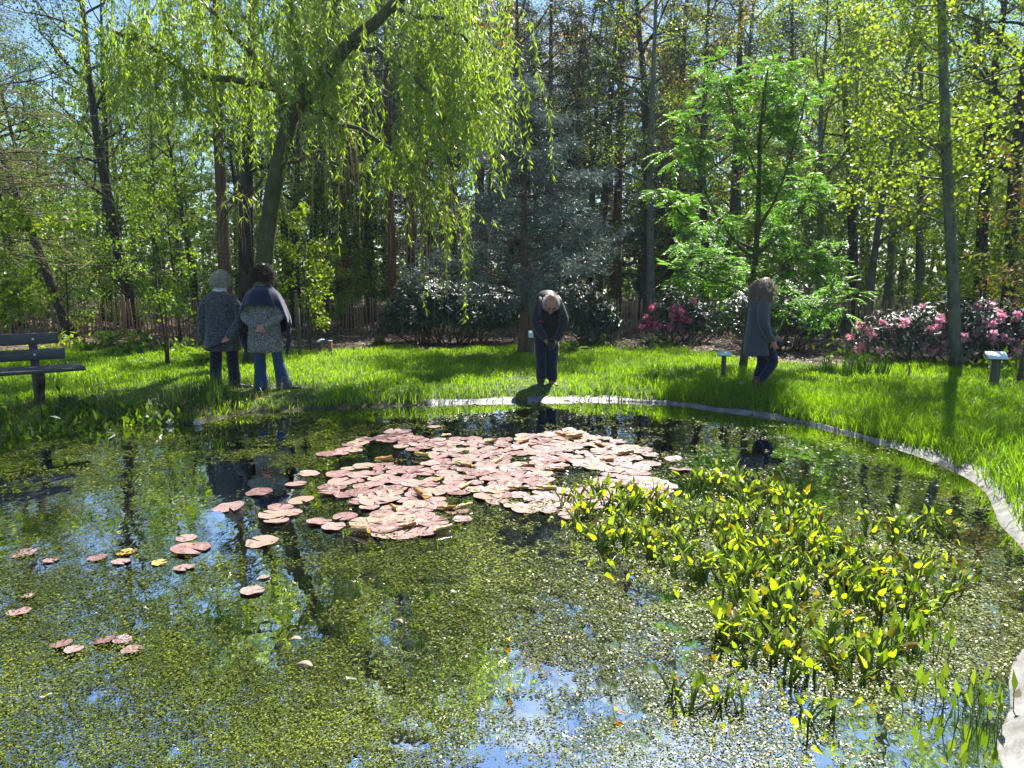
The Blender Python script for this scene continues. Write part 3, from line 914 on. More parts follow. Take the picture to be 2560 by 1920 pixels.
# the far-off wood behind everything reads as one mass
mb = MB()
rg = np.random.default_rng(5)
n = 62000
a = rg.uniform(-1.02, 1.02, n)
R = rg.uniform(47, 66, n)
top = 9 + 8 * fbm(a * 9 + 5, R * .05, 91, 3)
z = top * rg.random(n) ** 1.35
x, y = R * np.sin(a), R * np.cos(a)
hol = fbm(a * 40 + R * .7, z * .35 + R * .3, 95, 3) > 0.42 - .3 * (z < 6)
x, y, z = x[hol], y[hol], z[hol]
leaves(mb, np.stack([x, y, z], 1), rdir(rg, len(x)), rdir(rg, len(x), .6), rg.uniform(.25, .6, len(x)), rg.uniform(.2, .45, len(x)), np.clip(fbm(x * .3, z * .5, 97, 3) + rg.normal(0, .15, len(x)), 0, 1))
tag(link('distant_wood', mb.mesh('distant_wood', M['leaf_mid'])), 'mass of far off woodland closing the view behind the trees', 'wood', kind='stuff')

# ---- the weeping willow: trunk follows the photograph, long strands hang from arching limbs
rw = np.random.default_rng(202)
WY = 13.2
wb = base_at(545, WY)
def wl_(dx, dy, dY=0.0):
    q = at(dx, dy, WY + dY)
    return q - np.array(wb)
wood, strands, lf = MB(), MB(), MB()
trunk = np.array([(0, 0, -0.15), wl_(553, 740), wl_(560, 680), wl_(567, 600), wl_(577, 500), wl_(592, 400), wl_(612, 310), wl_(640, 225)])
trunk[1:3, 1] = 0
tube(wood, trunk, [.22, .175, .16, .15, .145, .14, .135, .13], 12)
lim = []
def limb(pts, r0, r1):
    pts = np.array(pts)
    # smooth the limb a little
    t = np.linspace(0, 1, 11)
    q = np.stack([np.interp(t, np.linspace(0, 1, len(pts)), pts[:, c_]) for c_ in range(3)], 1)
    q[1:-1] += rw.normal(0, .03, (9, 3))
    tube(wood, q, np.linspace(r0, r1, 11), 8)
    lim.append(q)
limb([wl_(640, 230), wl_(672, 185, -.1), wl_(712, 155, -.2), wl_(760, 90, -.3), wl_(840, 20, -.5), wl_(920, -60, -.6), wl_(975, -70, -.5)], .15, .05)
limb([wl_(700, 165, -.15), wl_(720, 60, .2), wl_(740, -80, .6), wl_(790, -200, .9)], .10, .04)
limb([wl_(645, 225), wl_(590, 188, .1), wl_(500, 170, .2), wl_(400, 150, .2), wl_(310, 95, -.1), wl_(230, 60, -.3)], .075, .025)
limb([wl_(620, 240), wl_(560, 130, .4), wl_(480, 40, .7), wl_(400, -20, .8), wl_(300, -10, .8)], .07, .025)
limb([wl_(650, 215), wl_(640, 100, -.4), wl_(620, -40, -.9), wl_(600, -160, -1.2)], .08, .03)
limb([wl_(650, 225), wl_(705, 255, -.3), wl_(770, 285, -.7), wl_(860, 330, -1.0), wl_(940, 400, -1.2), wl_(1000, 470, -1.2)], .045, .012)
limb([wl_(840, 20, -.5), wl_(940, 40, -.9), wl_(1010, 90, -1.1), wl_(1045, 160, -1.2)], .045, .015)
limb([wl_(760, 90, -.3), wl_(820, 110, -1.0), wl_(900, 170, -1.5), wl_(960, 260, -1.7)], .05, .015)
limb([wl_(740, -80, .6), wl_(640, -190, .3), wl_(520, -190, 0), wl_(400, -120, -.3), wl_(300, -40, -.4)], .06, .02)
limb([wl_(740, -80, .6), wl_(860, -160, 1.0), wl_(950, -140, 1.3), wl_(1020, -40, 1.3)], .06, .02)
limb([wl_(790, -200, .9), wl_(760, -400, .8), wl_(680, -560, .5), wl_(560, -560, .2)], .06, .02)
limb([wl_(600, -160, -1.2), wl_(520, -330, -1.0), wl_(400, -430, -.8), wl_(280, -380, -.6)], .05, .02)
limb([wl_(600, 350), wl_(560, 400, .4), wl_(500, 440, .6), wl_(470, 500, .7)], .03, .01)

strand_pts = []
def strand(p0, length, az, out_=0.25, r=0.005):
    n = 9
    t = np.linspace(0, 1, n)
    d = np.array((math.cos(az), math.sin(az), 0))
    q = p0 + np.outer(out_ * (1 - np.exp(-t * 3)), d) + np.outer(0.10 * np.sin(t * 3.1) - length * t ** 1.15, (0, 0, 1))
    q[1:] += np.cumsum(rw.normal(0, .012, (n - 1, 3)), 0)
    tube(strands, q, np.linspace(r, r * .35, n), 3, cap=False)
    return q
def hang(limb_i, n, f0, f1, len0, len1, spread, leafy, per=34):
    q = lim[limb_i]
    for k in range(n):
        p0 = along(q, rw.uniform(f0, f1)) + rw.normal(0, spread, 3) * np.array((1, 1, .45))
        gap = False
        for hp in ((-3.40, 10.3, 1.5), (-3.30, 10.3, 1.2), (-2.98, 10.2, 1.62), (-2.85, 10.2, 1.35)):      # strands left out on purpose so sun reaches the two people
            w_ = p0 + np.array(wb) - np.array(hp)
            for dz_ in (0, -.5, -1.0, -1.5):
                w2 = w_ + np.array((0, 0, dz_))
                c2 = w2 - np.array(SUN_DIR) * np.dot(w2, np.array(SUN_DIR))
                if np.linalg.norm(c2) < .34: gap = True
        if gap: continue
        s = strand(p0, rw.uniform(len0, len1), rw.uniform(0, 6.28), rw.uniform(.05, .45), .0075 if leafy < .2 else .005)
        if rw.random() < leafy:
            strand_pts.append(s)
        else:
            strand_pts.append(s[:3])
hang(0, 150, .25, 1.0, .8, 2.0, .42, .95)
hang(1, 70, .15, 1.0, 1.0, 2.3, .45, .95)
hang(6, 130, .1, 1.0, .8, 1.9, .38, .95)
hang(7, 100, .1, 1.0, .5, 1.35, .40, .9)
hang(9, 80, .1, 1.0, 1.0, 2.3, .45, .95)
hang(2, 120, .35, 1.0, .5, 1.5, .35, .92)
hang(3, 90, .3, 1.0, .8, 1.6, .35, .9)
hang(8, 110, .15, 1.0, 1.0, 2.0, .40, .9)
hang(4, 70, .3, 1.0, .8, 1.9, .40, .9)
hang(5, 150, .15, 1.0, .7, 1.9, .22, .10)        # the bare brown tangle under the crown
hang(5, 30, .45, .8, .25, .7, .18, 1.0)
hang(12, 25, .2, 1.0, .5, 1.3, .2, .1)
hang(10, 70, .2, 1.0, 1.0, 2.2, .5, .95)
hang(11, 60, .2, 1.0, 1.0, 2.2, .5, .95)
pp, dd_ = [], []
for s in strand_pts:
    k = 52
    if len(s) <= 4: k = 5
    t = rw.uniform(.05, 1, k)
    pp.append(along_n(s, t)); dd_.append(np.repeat([s[-1] - s[0]], k, 0))
pp, dd_ = np.concatenate(pp), norm(np.concatenate(dd_))
n = len(pp)
ld = norm(np.array((0, 0, -1.0)) * .75 + rdir(rw, n) * .6)
leaves(lf, pp + rw.normal(0, .012, (n, 3)), ld, rdir(rw, n), rw.uniform(.08, .15, n), rw.uniform(.017, .028, n), np.clip(rw.normal(.6, .2, n), 0, 1))
print('willow leaves', n)
t = thing('willow_tree', wb, 'weeping willow with leaning mossy trunk and long hanging leafy strands', 'tree')
link('trunk', wood.mesh('trunk', M['bark_mossy'], True), t)
link('hanging_twigs', strands.mesh('hanging_twigs', M['twig']), t)
link('crown', lf.mesh('crown', M['leaf_willow']), t)

# ---- the straight brown trunk beside the willow and the dark one behind it
wood, lf = conifer(211, 10.5, 0.17, 0.42, 14, 1.7, (0.07, 0.02), 20, tint=.5, droop=-.1)
make_tree('larch_tree', wood, lf, 'bark_brown', 'needle_green', 'straight light brown trunk rising behind the person in the tweed coat', loc=base_at(497, 16.6))
wood, lf = broadleaf(212, 10.5, 0.22, 0.36, 18, 2.2, 3, 12, 0.08, .13, wob=.03)
make_tree('oak_tree', wood, lf, 'bark_dark', 'leaf_mid', 'thick black trunk between the light brown trunk and the willow', loc=base_at(541, 18.6))

# ---- blue grey pine beside the stooping man
wood, lf = conifer(221, 5.4, 0.115, 0.17, 20, 2.55, (0.10, 0.017), 56, top=.15, droop=-0.05, up=.2, tint=.5, spread=.055, flat=.5)
make_tree('pine_tree', wood, lf, 'bark_brown', 'needle_blue', 'blue grey pine with a bare lower trunk right beside the stooping man', loc=base_at(1133, 14.7), rz=.4)

# ---- the feathery green rowan behind the walking woman
rr = np.random.default_rng(231)
RY = 12.5
rb_ = np.array(base_at(1603, RY))
def rl(dx, dy, dY=0): return at(dx, dy, RY + dY) - rb_
wood, lf = MB(), MB()
stem = np.array([(0, 0, -.1), rl(1612, 740), rl(1622, 660), rl(1632, 560), rl(1638, 470), rl(1640, 380), rl(1642, 290), rl(1650, 200), rl(1660, 140)])
stem[1, 1] = 0
tube(wood, stem, [.075, .062, .056, .05, .042, .036, .028, .018, .008], 9)
rs = []
def rlimb(pts, r0, r1):
    pts = np.array(pts)
    t = np.linspace(0, 1, 8)
    q = np.stack([np.interp(t, np.linspace(0, 1, len(pts)), pts[:, c_]) for c_ in range(3)], 1)
    q[1:-1] += rr.normal(0, .02, (6, 3))
    tube(wood, q, np.linspace(r0, r1, 8), 6)
    rs.append(q)
rlimb(stem[3:], .03, .008)
rlimb([rl(1632, 560), rl(1580, 520, -.2), rl(1530, 440, -.4), rl(1490, 320, -.5), rl(1480, 260, -.5)], .03, .008)
rlimb([rl(1634, 540), rl(1560, 500, .3), rl(1480, 480, .5), rl(1430, 400, .6)], .025, .007)
rlimb([rl(1625, 640), rl(1560, 610, -.3), rl(1500, 590, -.5), rl(1450, 600, -.6)], .022, .006)
rlimb([rl(1636, 500), rl(1680, 420, -.2), rl(1720, 300, -.3), rl(1740, 190, -.3)], .028, .007)
rlimb([rl(1640, 400), rl(1600, 300, .2), rl(1570, 200, .3), rl(1555, 150, .3)], .02, .006)
rlimb([rl(1634, 550), rl(1690, 500, .3), rl(1740, 440, .5), rl(1770, 340, .5)], .024, .007)
rlimb([rl(1626, 640), rl(1680, 590, -.3), rl(1740, 560, -.4), rl(1800, 580, -.5)], .02, .006)
rlimb([rl(1640, 330), rl(1690, 260, .2), rl(1700, 160, .3)], .016, .006)
rlimb([rl(1628, 600), rl(1600, 590, .5), rl(1530, 570, .8), rl(1480, 540, .9)], .02, .006)
rlimb([rl(1628, 620), rl(1680, 640, .2), rl(1760, 660, .3), rl(1830, 650, .3)], .018, .005)
def pinnate(p0, d, n_pairs, Lr, ll):
    """a feather leaf: leaflets paired along a drooping rib"""
    side = norm(np.cross(d, (0, 0, 1)))
    t = np.linspace(.15, 1, n_pairs)
    rib = p0 + np.outer(t * Lr, d) + np.outer(-0.35 * Lr * t ** 2, (0, 0, 1))
    pos = np.concatenate([rib, rib, rib[-1:]])
    sd = np.concatenate([np.repeat([side], n_pairs, 0), np.repeat([-side], n_pairs, 0), [[0, 0, 0]]])
    dirs = norm(sd * .85 + d * .55 + np.array((0, 0, -.15)))
    k = len(pos)
    leaves(lf, pos, dirs, norm(np.array((0, 0, 1.0)) + rr.normal(0, .25, (k, 3))), ll * (1.1 - .3 * np.abs(np.concatenate([t, t, [1]]) - .5)), ll * .28, np.clip(rr.normal(.55, .1) + rr.normal(0, .1, k), 0, 1))
for q in rs:
    for k in range(23):
        f = rr.uniform(.22, 1)
        p0 = along(q, f)
        d0 = rdir(rr, 1, .25)[0]
        tw = np.array([p0, p0 + d0 * .13, p0 + d0 * rr.uniform(.2, .5)])
        tube(wood, tw, np.array((.006, .005, .003)), 3, cap=False)
        for u in range(6):
            d1 = norm(d0 * .5 + rdir(rr, 1, .2)[0] * np.array((1, 1, .6)))
            pinnate(along(tw, rr.uniform(.3, 1)), d1, 6, rr.uniform(.20, .30), rr.uniform(.08, .115))
make_tree('rowan_tree', wood, lf, 'bark_mossy', 'leaf_rowan', 'feathery bright green young tree behind the walking woman', loc=rb_)

# ---- the straight grey trunk that stands in the pink rhododendron
rm = np.random.default_rng(241)
MY = 12.6
mb_ = np.array(base_at(2068, MY))
def ml(dx, dy, dY=0): return at(dx, dy, MY + dY) - mb_
wood, lf = MB(), MB()
stem = np.array([(0, 0, -.1), ml(2064, 740), ml(2058, 600), ml(2050, 450), ml(2043, 300), ml(2038, 150), ml(2034, 0), ml(2030, -150), ml(2026, -320)])
stem[1, 1] = 0
tube(wood, stem, [.12, .095, .088, .083, .078, .07, .062, .05, .03], 10)
segs = []
for k in range(40):
    f = .34 + .64 * (k + rm.random()) / 40
    a = rm.uniform(0, 6.28)
    ln = rm.uniform(.9, 2.3) * (1.15 - .5 * f)
    br = wander(rm, along(stem, f), (math.cos(a), math.sin(a), rm.uniform(.1, .7)), ln, 6, .1)
    tube(wood, br, np.linspace(.018, .005, 7), 4, cap=False)
    for u in range(6):
        p1 = along(br, rm.uniform(.25, 1))
        d1 = norm(norm(br[-1] - br[0]) * .5 + rdir(rm, 1, .1)[0])
        tw = np.array([p1, p1 + d1 * .18, p1 + d1 * rm.uniform(.3, .6)])
        tube(wood, tw, np.array((.005, .004, .002)), 3, cap=False)
        segs.append(tw)
rlb = wander(rm, along(stem, .47), (-1, -.1, 1.0), 1.5, 6, .05)
tube(wood, rlb, np.linspace(.035, .012, 7), 6)
scatter_leaves(lf, rm, segs, 24, .11, .075, .065, .7, .2, .6)
make_tree('maple_tree', wood, lf, 'bark_grey', 'leaf_yellow', 'straight grey trunk with sparse yellow green leaves rising from the pink rhododendron', loc=mb_)

# ---- twiggy half bare larch leaning in from the left with sweeping brown branches
rt = np.random.default_rng(251)
TY = 15.5
tb = np.array(base_at(-60, TY))
wood, tw_mb, lf = MB(), MB(), MB()
stem = wander(rt, (0, 0, -.1), (-.02, 0, 1), 8.5, 12, .01)
tube(wood, stem, np.linspace(.16, .03, 13), 9)
segs = []
for k in range(50):
    f = .22 + .72 * k / 50
    a = rt.uniform(-1.9, 1.2)
    ln = rt.uniform(1.6, 3.6) * (1.15 - .7 * f)
    br = wander(rt, along(stem, f), (math.cos(a), math.sin(a), .28), ln, 8, .06, -.045)
    tube(wood, br, np.linspace(.022, .005, 9), 4, cap=False)
    for u in range(22):
        p1 = along(br, rt.uniform(.15, 1))
        d1 = norm(norm(br[-1] - br[0]) * .9 + rdir(rt, 1, -.1)[0] * .6)
        tq = wander(rt, p1, d1, rt.uniform(.4, 1.1), 4, .1, -.06)
        tube(tw_mb, tq, np.linspace(.0065, .003, 5), 3, cap=False)
        segs.append(tq)
scatter_leaves(lf, rt, segs, 9, .04, .05, .022, .4, .2, .5)
t = thing('larch_tree', tb, 'half bare larch with sweeping brown twigs reaching over the bench', 'tree')
link('trunk', wood.mesh('trunk', M['bark_dark'], True), t)
link('hanging_twigs', tw_mb.mesh('hanging_twigs', M['twig']), t)
link('crown', lf.mesh('crown', M['needle_green']), t)
# a leaning trunk in the top left corner
wood, lf = broadleaf(252, 10.5, 0.12, 0.45, 14, 2.0, 3, 9, 0.07, .12, lean=(-.30, 0), wob=.04)
make_tree('oak_tree', wood, lf, 'bark_dark', 'leaf_fresh', 'thin dark tree leaning away to the side beyond the bench', loc=base_at(160, 18.2))
# beech bough with bright leaves reaching in over the fence beside the bench
rt = np.random.default_rng(253)
BY = 12.8
bb = np.array(base_at(-190, BY))
wood, lf = MB(), MB()
stem = wander(rt, (0, 0, -.1), (.03, 0, 1), 3.8, 8, .03)
tube(wood, stem, np.linspace(.06, .015, 9), 7)
segs = []
for (dx, dy), n in (((70, 668), 16), ((95, 640), 16), ((20, 690), 14), ((60, 620), 12), ((200, 480), 16), ((120, 500), 14), ((60, 450), 12), ((40, 560), 8), ((-60, 600), 14), ((-100, 480), 14)):
    tip = at(dx, dy, BY - .2) - bb
    p0 = along(stem, min(.95, max(.1, (tip[2] + .1) / 3.8)))
    br = np.array([p0, p0 * .5 + tip * .5 + (0, rt.normal(0, .2), .16), tip])
    tube(wood, br, [.012, .008, .003], 5)
    for k in range(n):
        p1 = along(br, rt.uniform(.45, 1))
        d1 = norm(norm(tip - p0) * .7 + rdir(rt, 1)[0] * np.array((1, 1, .35)))
        tq = np.array([p1, p1 + d1 * .12, p1 + d1 * rt.uniform(.2, .38)])
        tube(wood, tq, [.004, .003, .002], 3, cap=False)
        segs.append(tq)
scatter_leaves(lf, rt, segs, 30, .05, .08, .055, 1.6, .1, .85)
make_tree('beech_tree', wood, lf, 'twig_dark', 'leaf_fresh', 'beech with tiers of bright lime green leaves reaching over the fence beside the bench', loc=bb)
# red leaved shrub at the far right
wood, lf = broadleaf(254, 4.6, 0.035, 0.15, 22, 1.0, 3, 10, 0.095, .06, tint=.45, aspect=.4, up=.5)
make_tree('photinia_shrub', wood, lf, 'twig_dark', 'leaf_red', 'tall shrub with bronze red young leaves beyond the sign by the rhododendron', 'shrub', loc=base_at(2225, 12.0))

# ------------------------------------------------------------------ shrubs
def rhodo(name, label, centre_dx, Y, lobes, seed, n_leaf, flowers=0, fmat='petal', lsize=.12):
    """domed evergreen: whorls of long glossy leaves on the skin of several lobes"""
    rng = np.random.default_rng(seed)
    b0 = np.array(base_at(centre_dx, Y))
    t = thing(name, b0, label, 'shrub')
    lf, wood = MB(), MB()
    tot = sum(l[3] * l[5] for l in lobes)
    skin = []
    for (cx, cy_, cz, rx, ry, rz_) in lobes:
        k = int(n_leaf / 6 * rx * rz_ / tot)
        v = rdir(rng, k)
        v[:, 2] = np.abs(v[:, 2]) * 1.05 - .25
        v = norm(v)
        r = rng.uniform(.72, 1.04, k) * (0.86 + .3 * fbm(v[:, 0] * 2.2 + cx, v[:, 2] * 2.2 + cy_, seed, 2))
        p = np.array((cx, cy_, cz)) + v * r[:, None] * np.array((rx, ry, rz_))
        ok = p[:, 2] > 0.04
        p, v = p[ok], v[ok]
        skin.append((p, v))
        for q in range(9):
            e = p[rng.integers(len(p))]
            tube(wood, wander(rng, (cx * .6 + rng.normal(0, .12), cy_ * .6, -.05), e - np.array((cx * .6, cy_ * .6, 0)), np.linalg.norm(e - np.array((cx * .6, cy_ * .6, 0))), 5, .1), np.linspace(.022, .005, 6), 5)
    p = np.concatenate([s[0] for s in skin]); v = np.concatenate([s[1] for s in skin])
    k = len(p)
    for w_ in range(6):
        a = rng.uniform(0, 6.28, k)
        e1 = norm(np.cross(v, rdir(rng, k))); e2 = np.cross(v, e1)
        d = norm(e1 * np.cos(a)[:, None] + e2 * np.sin(a)[:, None] + v * .25 + np.array((0, 0, -.12)))
        nn_ = norm(v * .5 + np.array((0, 0, .9)) + rng.normal(0, .25, (k, 3)))
        leaves(lf, p + rng.normal(0, .015, (k, 3)), d, nn_, lsize * rng.uniform(.7, 1.2, k), lsize * .33 * rng.uniform(.8, 1.2, k), np.clip(rng.normal(.5, .22, k), 0, 1))
    link('foliage', lf.mesh('foliage', M['leaf_rhodo']), t)
    link('stems', wood.mesh('stems', M['bark_brown'], True), t)
    if flowers:
        fm = MB()
        kf = 26
        fd = rdir(rng, kf, .55)
        leaves(fm, fd * .022, norm(fd + rng.normal(0, .15, (kf, 3))), rdir(rng, kf), rng.uniform(.06, .09, kf), rng.uniform(.045, .065, kf), np.clip(rng.normal(.5, .25, kf), 0, 1))
        fme = fm.mesh('flower_cluster', M[fmat])
        front = (v[:, 1] < .25) & (p[:, 2] > .12)
        ids = np.where(front)[0]
        rng.shuffle(ids)
        chosen = []
        for i_ in ids:
            # gather the trusses in drifts
            if fbm(np.array([p[i_, 0] * 1.6 + seed]), np.array([p[i_, 2] * 1.6]), seed + 3, 2)[0] < .42: continue
            if all(np.sum((p[i_] - p[j_]) ** 2) > .11 ** 2 for j_ in chosen): chosen.append(i_)
            if len(chosen) >= flowers: break
        for i_ in chosen:
            f = link('flower_cluster', fme, t, p[i_] + v[i_] * .05)
            f.rotation_euler = Vector(v[i_] + np.array((0, 0, .6))).to_track_quat('Z', 'Y').to_euler()
            s_ = rng.uniform(.75, 1.25)
            f.scale = (s_, s_, s_)
    return t
rhodo('rhododendron', 'large dark rhododendron without flowers between the fence and the blue grey pine', 965, 16.9,
      [(-.45, 0, .75, .85, .7, .85), (.35, -.1, .65, .9, .7, .85), (1.0, .1, .6, .8, .6, .8), (-.95, .1, .45, .6, .5, .6)], 301, 13500, lsize=.12)
rhodo('rhododendron', 'smaller dark rhododendron behind the stooping man', 1250, 16.6, [(0, 0, .55, .75, .6, .85), (.45, -.1, .4, .45, .45, .55)], 302, 4200, lsize=.13)
rhodo('rhododendron', 'rhododendron with crimson flowers beside the paling fence', 1455, 17.0, [(0, 0, .5, .65, .5, .72), (.5, .1, .4, .5, .5, .5)], 303, 3200, 22, 'petal_red', .11)
rhodo('laurel_shrub', 'grey glossy evergreen shrub right behind the walking woman', 1655, 15.3, [(-.35, 0, .55, .75, .6, .75), (.4, 0, .7, .7, .6, .85), (1.05, .1, .5, .6, .5, .6)], 304, 7000, lsize=.11)
rhodo('rhododendron', 'broad rhododendron covered in pink flower clusters beside the grey trunk', 2040, 13.3,
      [(-.9, 0, .42, .75, .6, .62), (-.1, -.1, .5, .85, .65, .75), (.75, -.05, .45, .8, .6, .72), (1.5, 0, .42, .75, .6, .66), (2.2, .1, .45, .7, .6, .6)], 305, 12500, 95, 'petal', .09)
# ------------------------------------------------------------------ paling fence
M['paling'] = noise_mat('paling', (0.16, 0.10, 0.06), (0.42, 0.29, 0.19), (20, 20, 3), rough=0.85)
rp = np.random.default_rng(401)
pk = []
for k in range(5):
    mb = MB()
    h = rp.uniform(.84, .96)
    tube(mb, [(0, 0, -.06), (rp.normal(0, .008), rp.normal(0, .006), h * .5), (rp.normal(0, .012), 0, h * .94), (rp.normal(0, .012), 0, h)], [(.021, .011), (.019, .010), (.017, .009), (.006, .005)], 6)
    pk.append(mb.mesh('picket', M['paling'], True))
mb = MB()
tube(mb, [(0, 0, -.1), (0, 0, .5), (.01, 0, 1.0), (.01, 0, 1.04)], [.042, .04, .038, .02], 8)
POST = mb.mesh('post', M['paling'], True)
M['wire'] = noise_mat('wire', (.12, .11, .10), (.25, .24, .22), rough=.5, metal=.8)
def fence(x0, y0, x1, y1, label):
    L = math.hypot(x1 - x0, y1 - y0)
    ang = math.atan2(y1 - y0, x1 - x0)
    t = thing('paling_fence', (x0, y0, gz(x0, y0)), label, 'fence', rz=ang)
    n = int(L / .083)
    for k in range(n):
        u = k * .083
        o = link('picket', pk[rp.integers(5)], t, (u + rp.normal(0, .008), rp.normal(0, .006), gz(x0 + math.cos(ang) * u, y0 + math.sin(ang) * u) - gz(x0, y0) + rp.normal(0, .012)))
        o.rotation_euler = (rp.normal(0, .03), rp.normal(0, .035), rp.uniform(-.4, .4))
    for u in np.arange(.3, L, 2.1):
        link('post', POST, t, (u, .045, gz(x0 + math.cos(ang) * u, y0 + math.sin(ang) * u) - gz(x0, y0)))
    for z in (.22, .68):
        mb = MB()
        uu = np.linspace(0, L, 30)
        zz = np.array([gz(x0 + math.cos(ang) * q, y0 + math.sin(ang) * q) for q in uu]) - gz(x0, y0)
        tube(mb, np.stack([uu, np.full(30, -.02), zz + z], 1), .003, 4)
        link('wire', mb.mesh('wire', M['wire']), t)
fence(-14.2, 18.2, -5.6, 19.6, 'brown paling fence stretch behind the bench')
fence(-5.5, 19.6, 4.4, 19.4, 'brown paling fence stretch behind the dark rhododendron')
fence(4.5, 19.4, 12.5, 18.6, 'brown paling fence stretch behind the grey glossy shrub')

# ------------------------------------------------------------------ bench
M['bench'] = noise_mat('bench', (0.020, 0.026, 0.026), (0.055, 0.062, 0.06), (3, 40, 40), rough=0.5, spec=.4, bump=.002)
M['bench_leg'] = noise_mat('bench_leg', (0.028, 0.026, 0.026), (0.06, 0.055, 0.055), (12, 12, 6), rough=0.7, bump=.003)
M['bolt'] = noise_mat('bolt', (.5, .5, .5), (.7, .7, .72), rough=.3, metal=1.0)
bx, by = -5.76, 9.02
bz = gz(bx, by)
bt = thing('park_bench', (bx, by, bz), 'dark plank park bench on the lawn facing the pond', 'bench', rz=math.radians(38))
# local axes: x along the bench (right end at x = 0.28), -y is where one sits facing
def plank(c, size, rx=0, name='plank'):
    mb = MB(); box(mb, (0, 0, 0), size, rx=rx, bev=.006)
    return link(name, mb.mesh(name, M['bench']), bt, c)
BL = 1.75
plank((.27 - BL / 2, .03, .79), (BL, .038, .135), math.radians(-10))
plank((.32 - BL / 2, -.005, .60), (BL, .038, .135), math.radians(-10))
for k in range(3):
    plank((.46 - BL / 2, -.16 - .145 * k, .455 - .004 * k), (BL, .135, .042), math.radians(2), 'plank')
def support(xc):
    prof = [(.02, -.12), (.06, .42), (.10, .86), (.03, .86), (-.03, .46), (-.05, .434), (-.46, .43), (-.47, .36), (-.44, .30), (-.36, .24), (-.31, .16), (-.30, .06), (-.33, -.12)]
    bm = bmesh.new()
    for f in prof: pass
    th = .042
    a_ = [bm.verts.new((xc - th, y_, z_)) for y_, z_ in prof]
    b_ = [bm.verts.new((xc + th, y_, z_)) for y_, z_ in prof]
    bm.faces.new(a_); bm.faces.new(b_[::-1])
    for k in range(len(prof)):
        k2 = (k + 1) % len(prof)
        bm.faces.new((a_[k], b_[k], b_[k2], a_[k2]))
    bmesh.ops.recalc_face_normals(bm, faces=bm.faces[:])
    bmesh.ops.bevel(bm, geom=bm.edges[:], offset=.006, segments=2, affect='EDGES')
    me = bpy.data.meshes.new('support'); bm.to_mesh(me); bm.free(); me.materials.append(M['bench_leg'])
    s = link('support', me, bt)
    for (y_, z_) in ((.006, .785), (-.03, .60)):
        mb = MB()
        tube(mb, [(xc, y_ + .004, z_), (xc, y_ - .006, z_), (xc, y_ - .010, z_)], [.016, .015, .006], 10)
        link('bolt', mb.mesh('bolt', M['bolt'], True), s)
support(0.0)
support(-1.25)

# worn earth under the bench
mb = MB()
rp = np.random.default_rng(402)

# ------------------------------------------------------------------ plant name signs
M['post_wood'] = noise_mat('post_wood', (0.05, 0.045, 0.035), (0.14, 0.125, 0.09), (25, 25, 4), rough=.85)
M['post_light'] = noise_mat('post_light', (0.16, 0.09, 0.05), (0.30, 0.18, 0.10), (25, 25, 4), rough=.8)
m, nt, b, out = new_mat('sign_sheet')
tc = nt.nodes.new('ShaderNodeTexCoord'); mp = nt.nodes.new('ShaderNodeMapping'); mp.inputs['Scale'].default_value = (22, 60, 1)
nz = nt.nodes.new('ShaderNodeTexNoise'); nz.inputs['Scale'].default_value = 1; nz.inputs['Detail'].default_value = 2
r = ramp_node(nt, [(.40, (.55, .66, .70)), (.52, (.72, .78, .80)), (.66, (.14, .36, .55)), (.8, (.2, .45, .3))])
nt.links.new(tc.outputs['Object'], mp.inputs['Vector']); nt.links.new(mp.outputs['Vector'], nz.inputs['Vector']); nt.links.new(nz.outputs['Fac'], r.inputs['Fac']); nt.links.new(r.outputs['Color'], b.inputs['Base Color'])
b.inputs['Roughness'].default_value = .22
M['sign_sheet'] = m
M['sign_back'] = noise_mat('sign_back', (.05, .07, .09), (.08, .10, .12), rough=.4)
def sign(loc, h, label, pw=.085, plate=(.24, .17), rz=0.0, tilt=28, wood='post_wood', has_plate=True, group=None):
    t = thing('plant_sign', loc, label, 'sign', group, rz)
    mb = MB(); box(mb, (0, 0, h / 2 - .1), (pw, pw, h + .2), bev=.006)
    link('post', mb.mesh('post', M[wood]), t)
    if has_plate:
        rx = math.radians(tilt)
        mb = MB(); box(mb, (0, 0, 0), (plate[0], plate[1], .012), bev=.003)
        o = link('plate', mb.mesh('plate', M['sign_back']), t, (0, -.005, h + .03)); o.rotation_euler = (rx, 0, 0)
        mb = MB(); box(mb, (0, 0, .0075), (plate[0] - .012, plate[1] - .012, .002))
        o2 = link('printed_sheet', mb.mesh('printed_sheet', M['sign_sheet']), o)
    return t
sign(base_at(2146, 10.4), .44, 'plant sign on a square post in front of the pink rhododendron', .10, (.27, .20), math.radians(-14))
sign(base_at(1562, 11.3), .37, 'plant sign on a slim post beside the walking woman', .065, (.20, .15), math.radians(-10))
sign(base_at(1149, 14.2), .42, 'plant sign leaning on the trunk of the blue grey pine', .08, (.15, .17), math.radians(0), 50)
sign(base_at(500, 12.3), .44, 'plant sign seen between the legs of the person in tweed', .09, (.18, .19), math.radians(0), 40)
sign(base_at(693, 15.0), .23, 'low plant sign with tilted plate behind the woman in the blue shawl', .06, (.17, .15), math.radians(-50), 25)
t = sign(base_at(714, 14.6), .30, 'bare wooden marker post with a pale top next to the low sign', .07, wood='post_light', has_plate=False)
mb = MB(); box(mb, (0, 0, .302), (.078, .078, .012)); link('cap', mb.mesh('cap', M['petal_white']), t)
t['category'] = 'post'; t.name = 'marker_post'
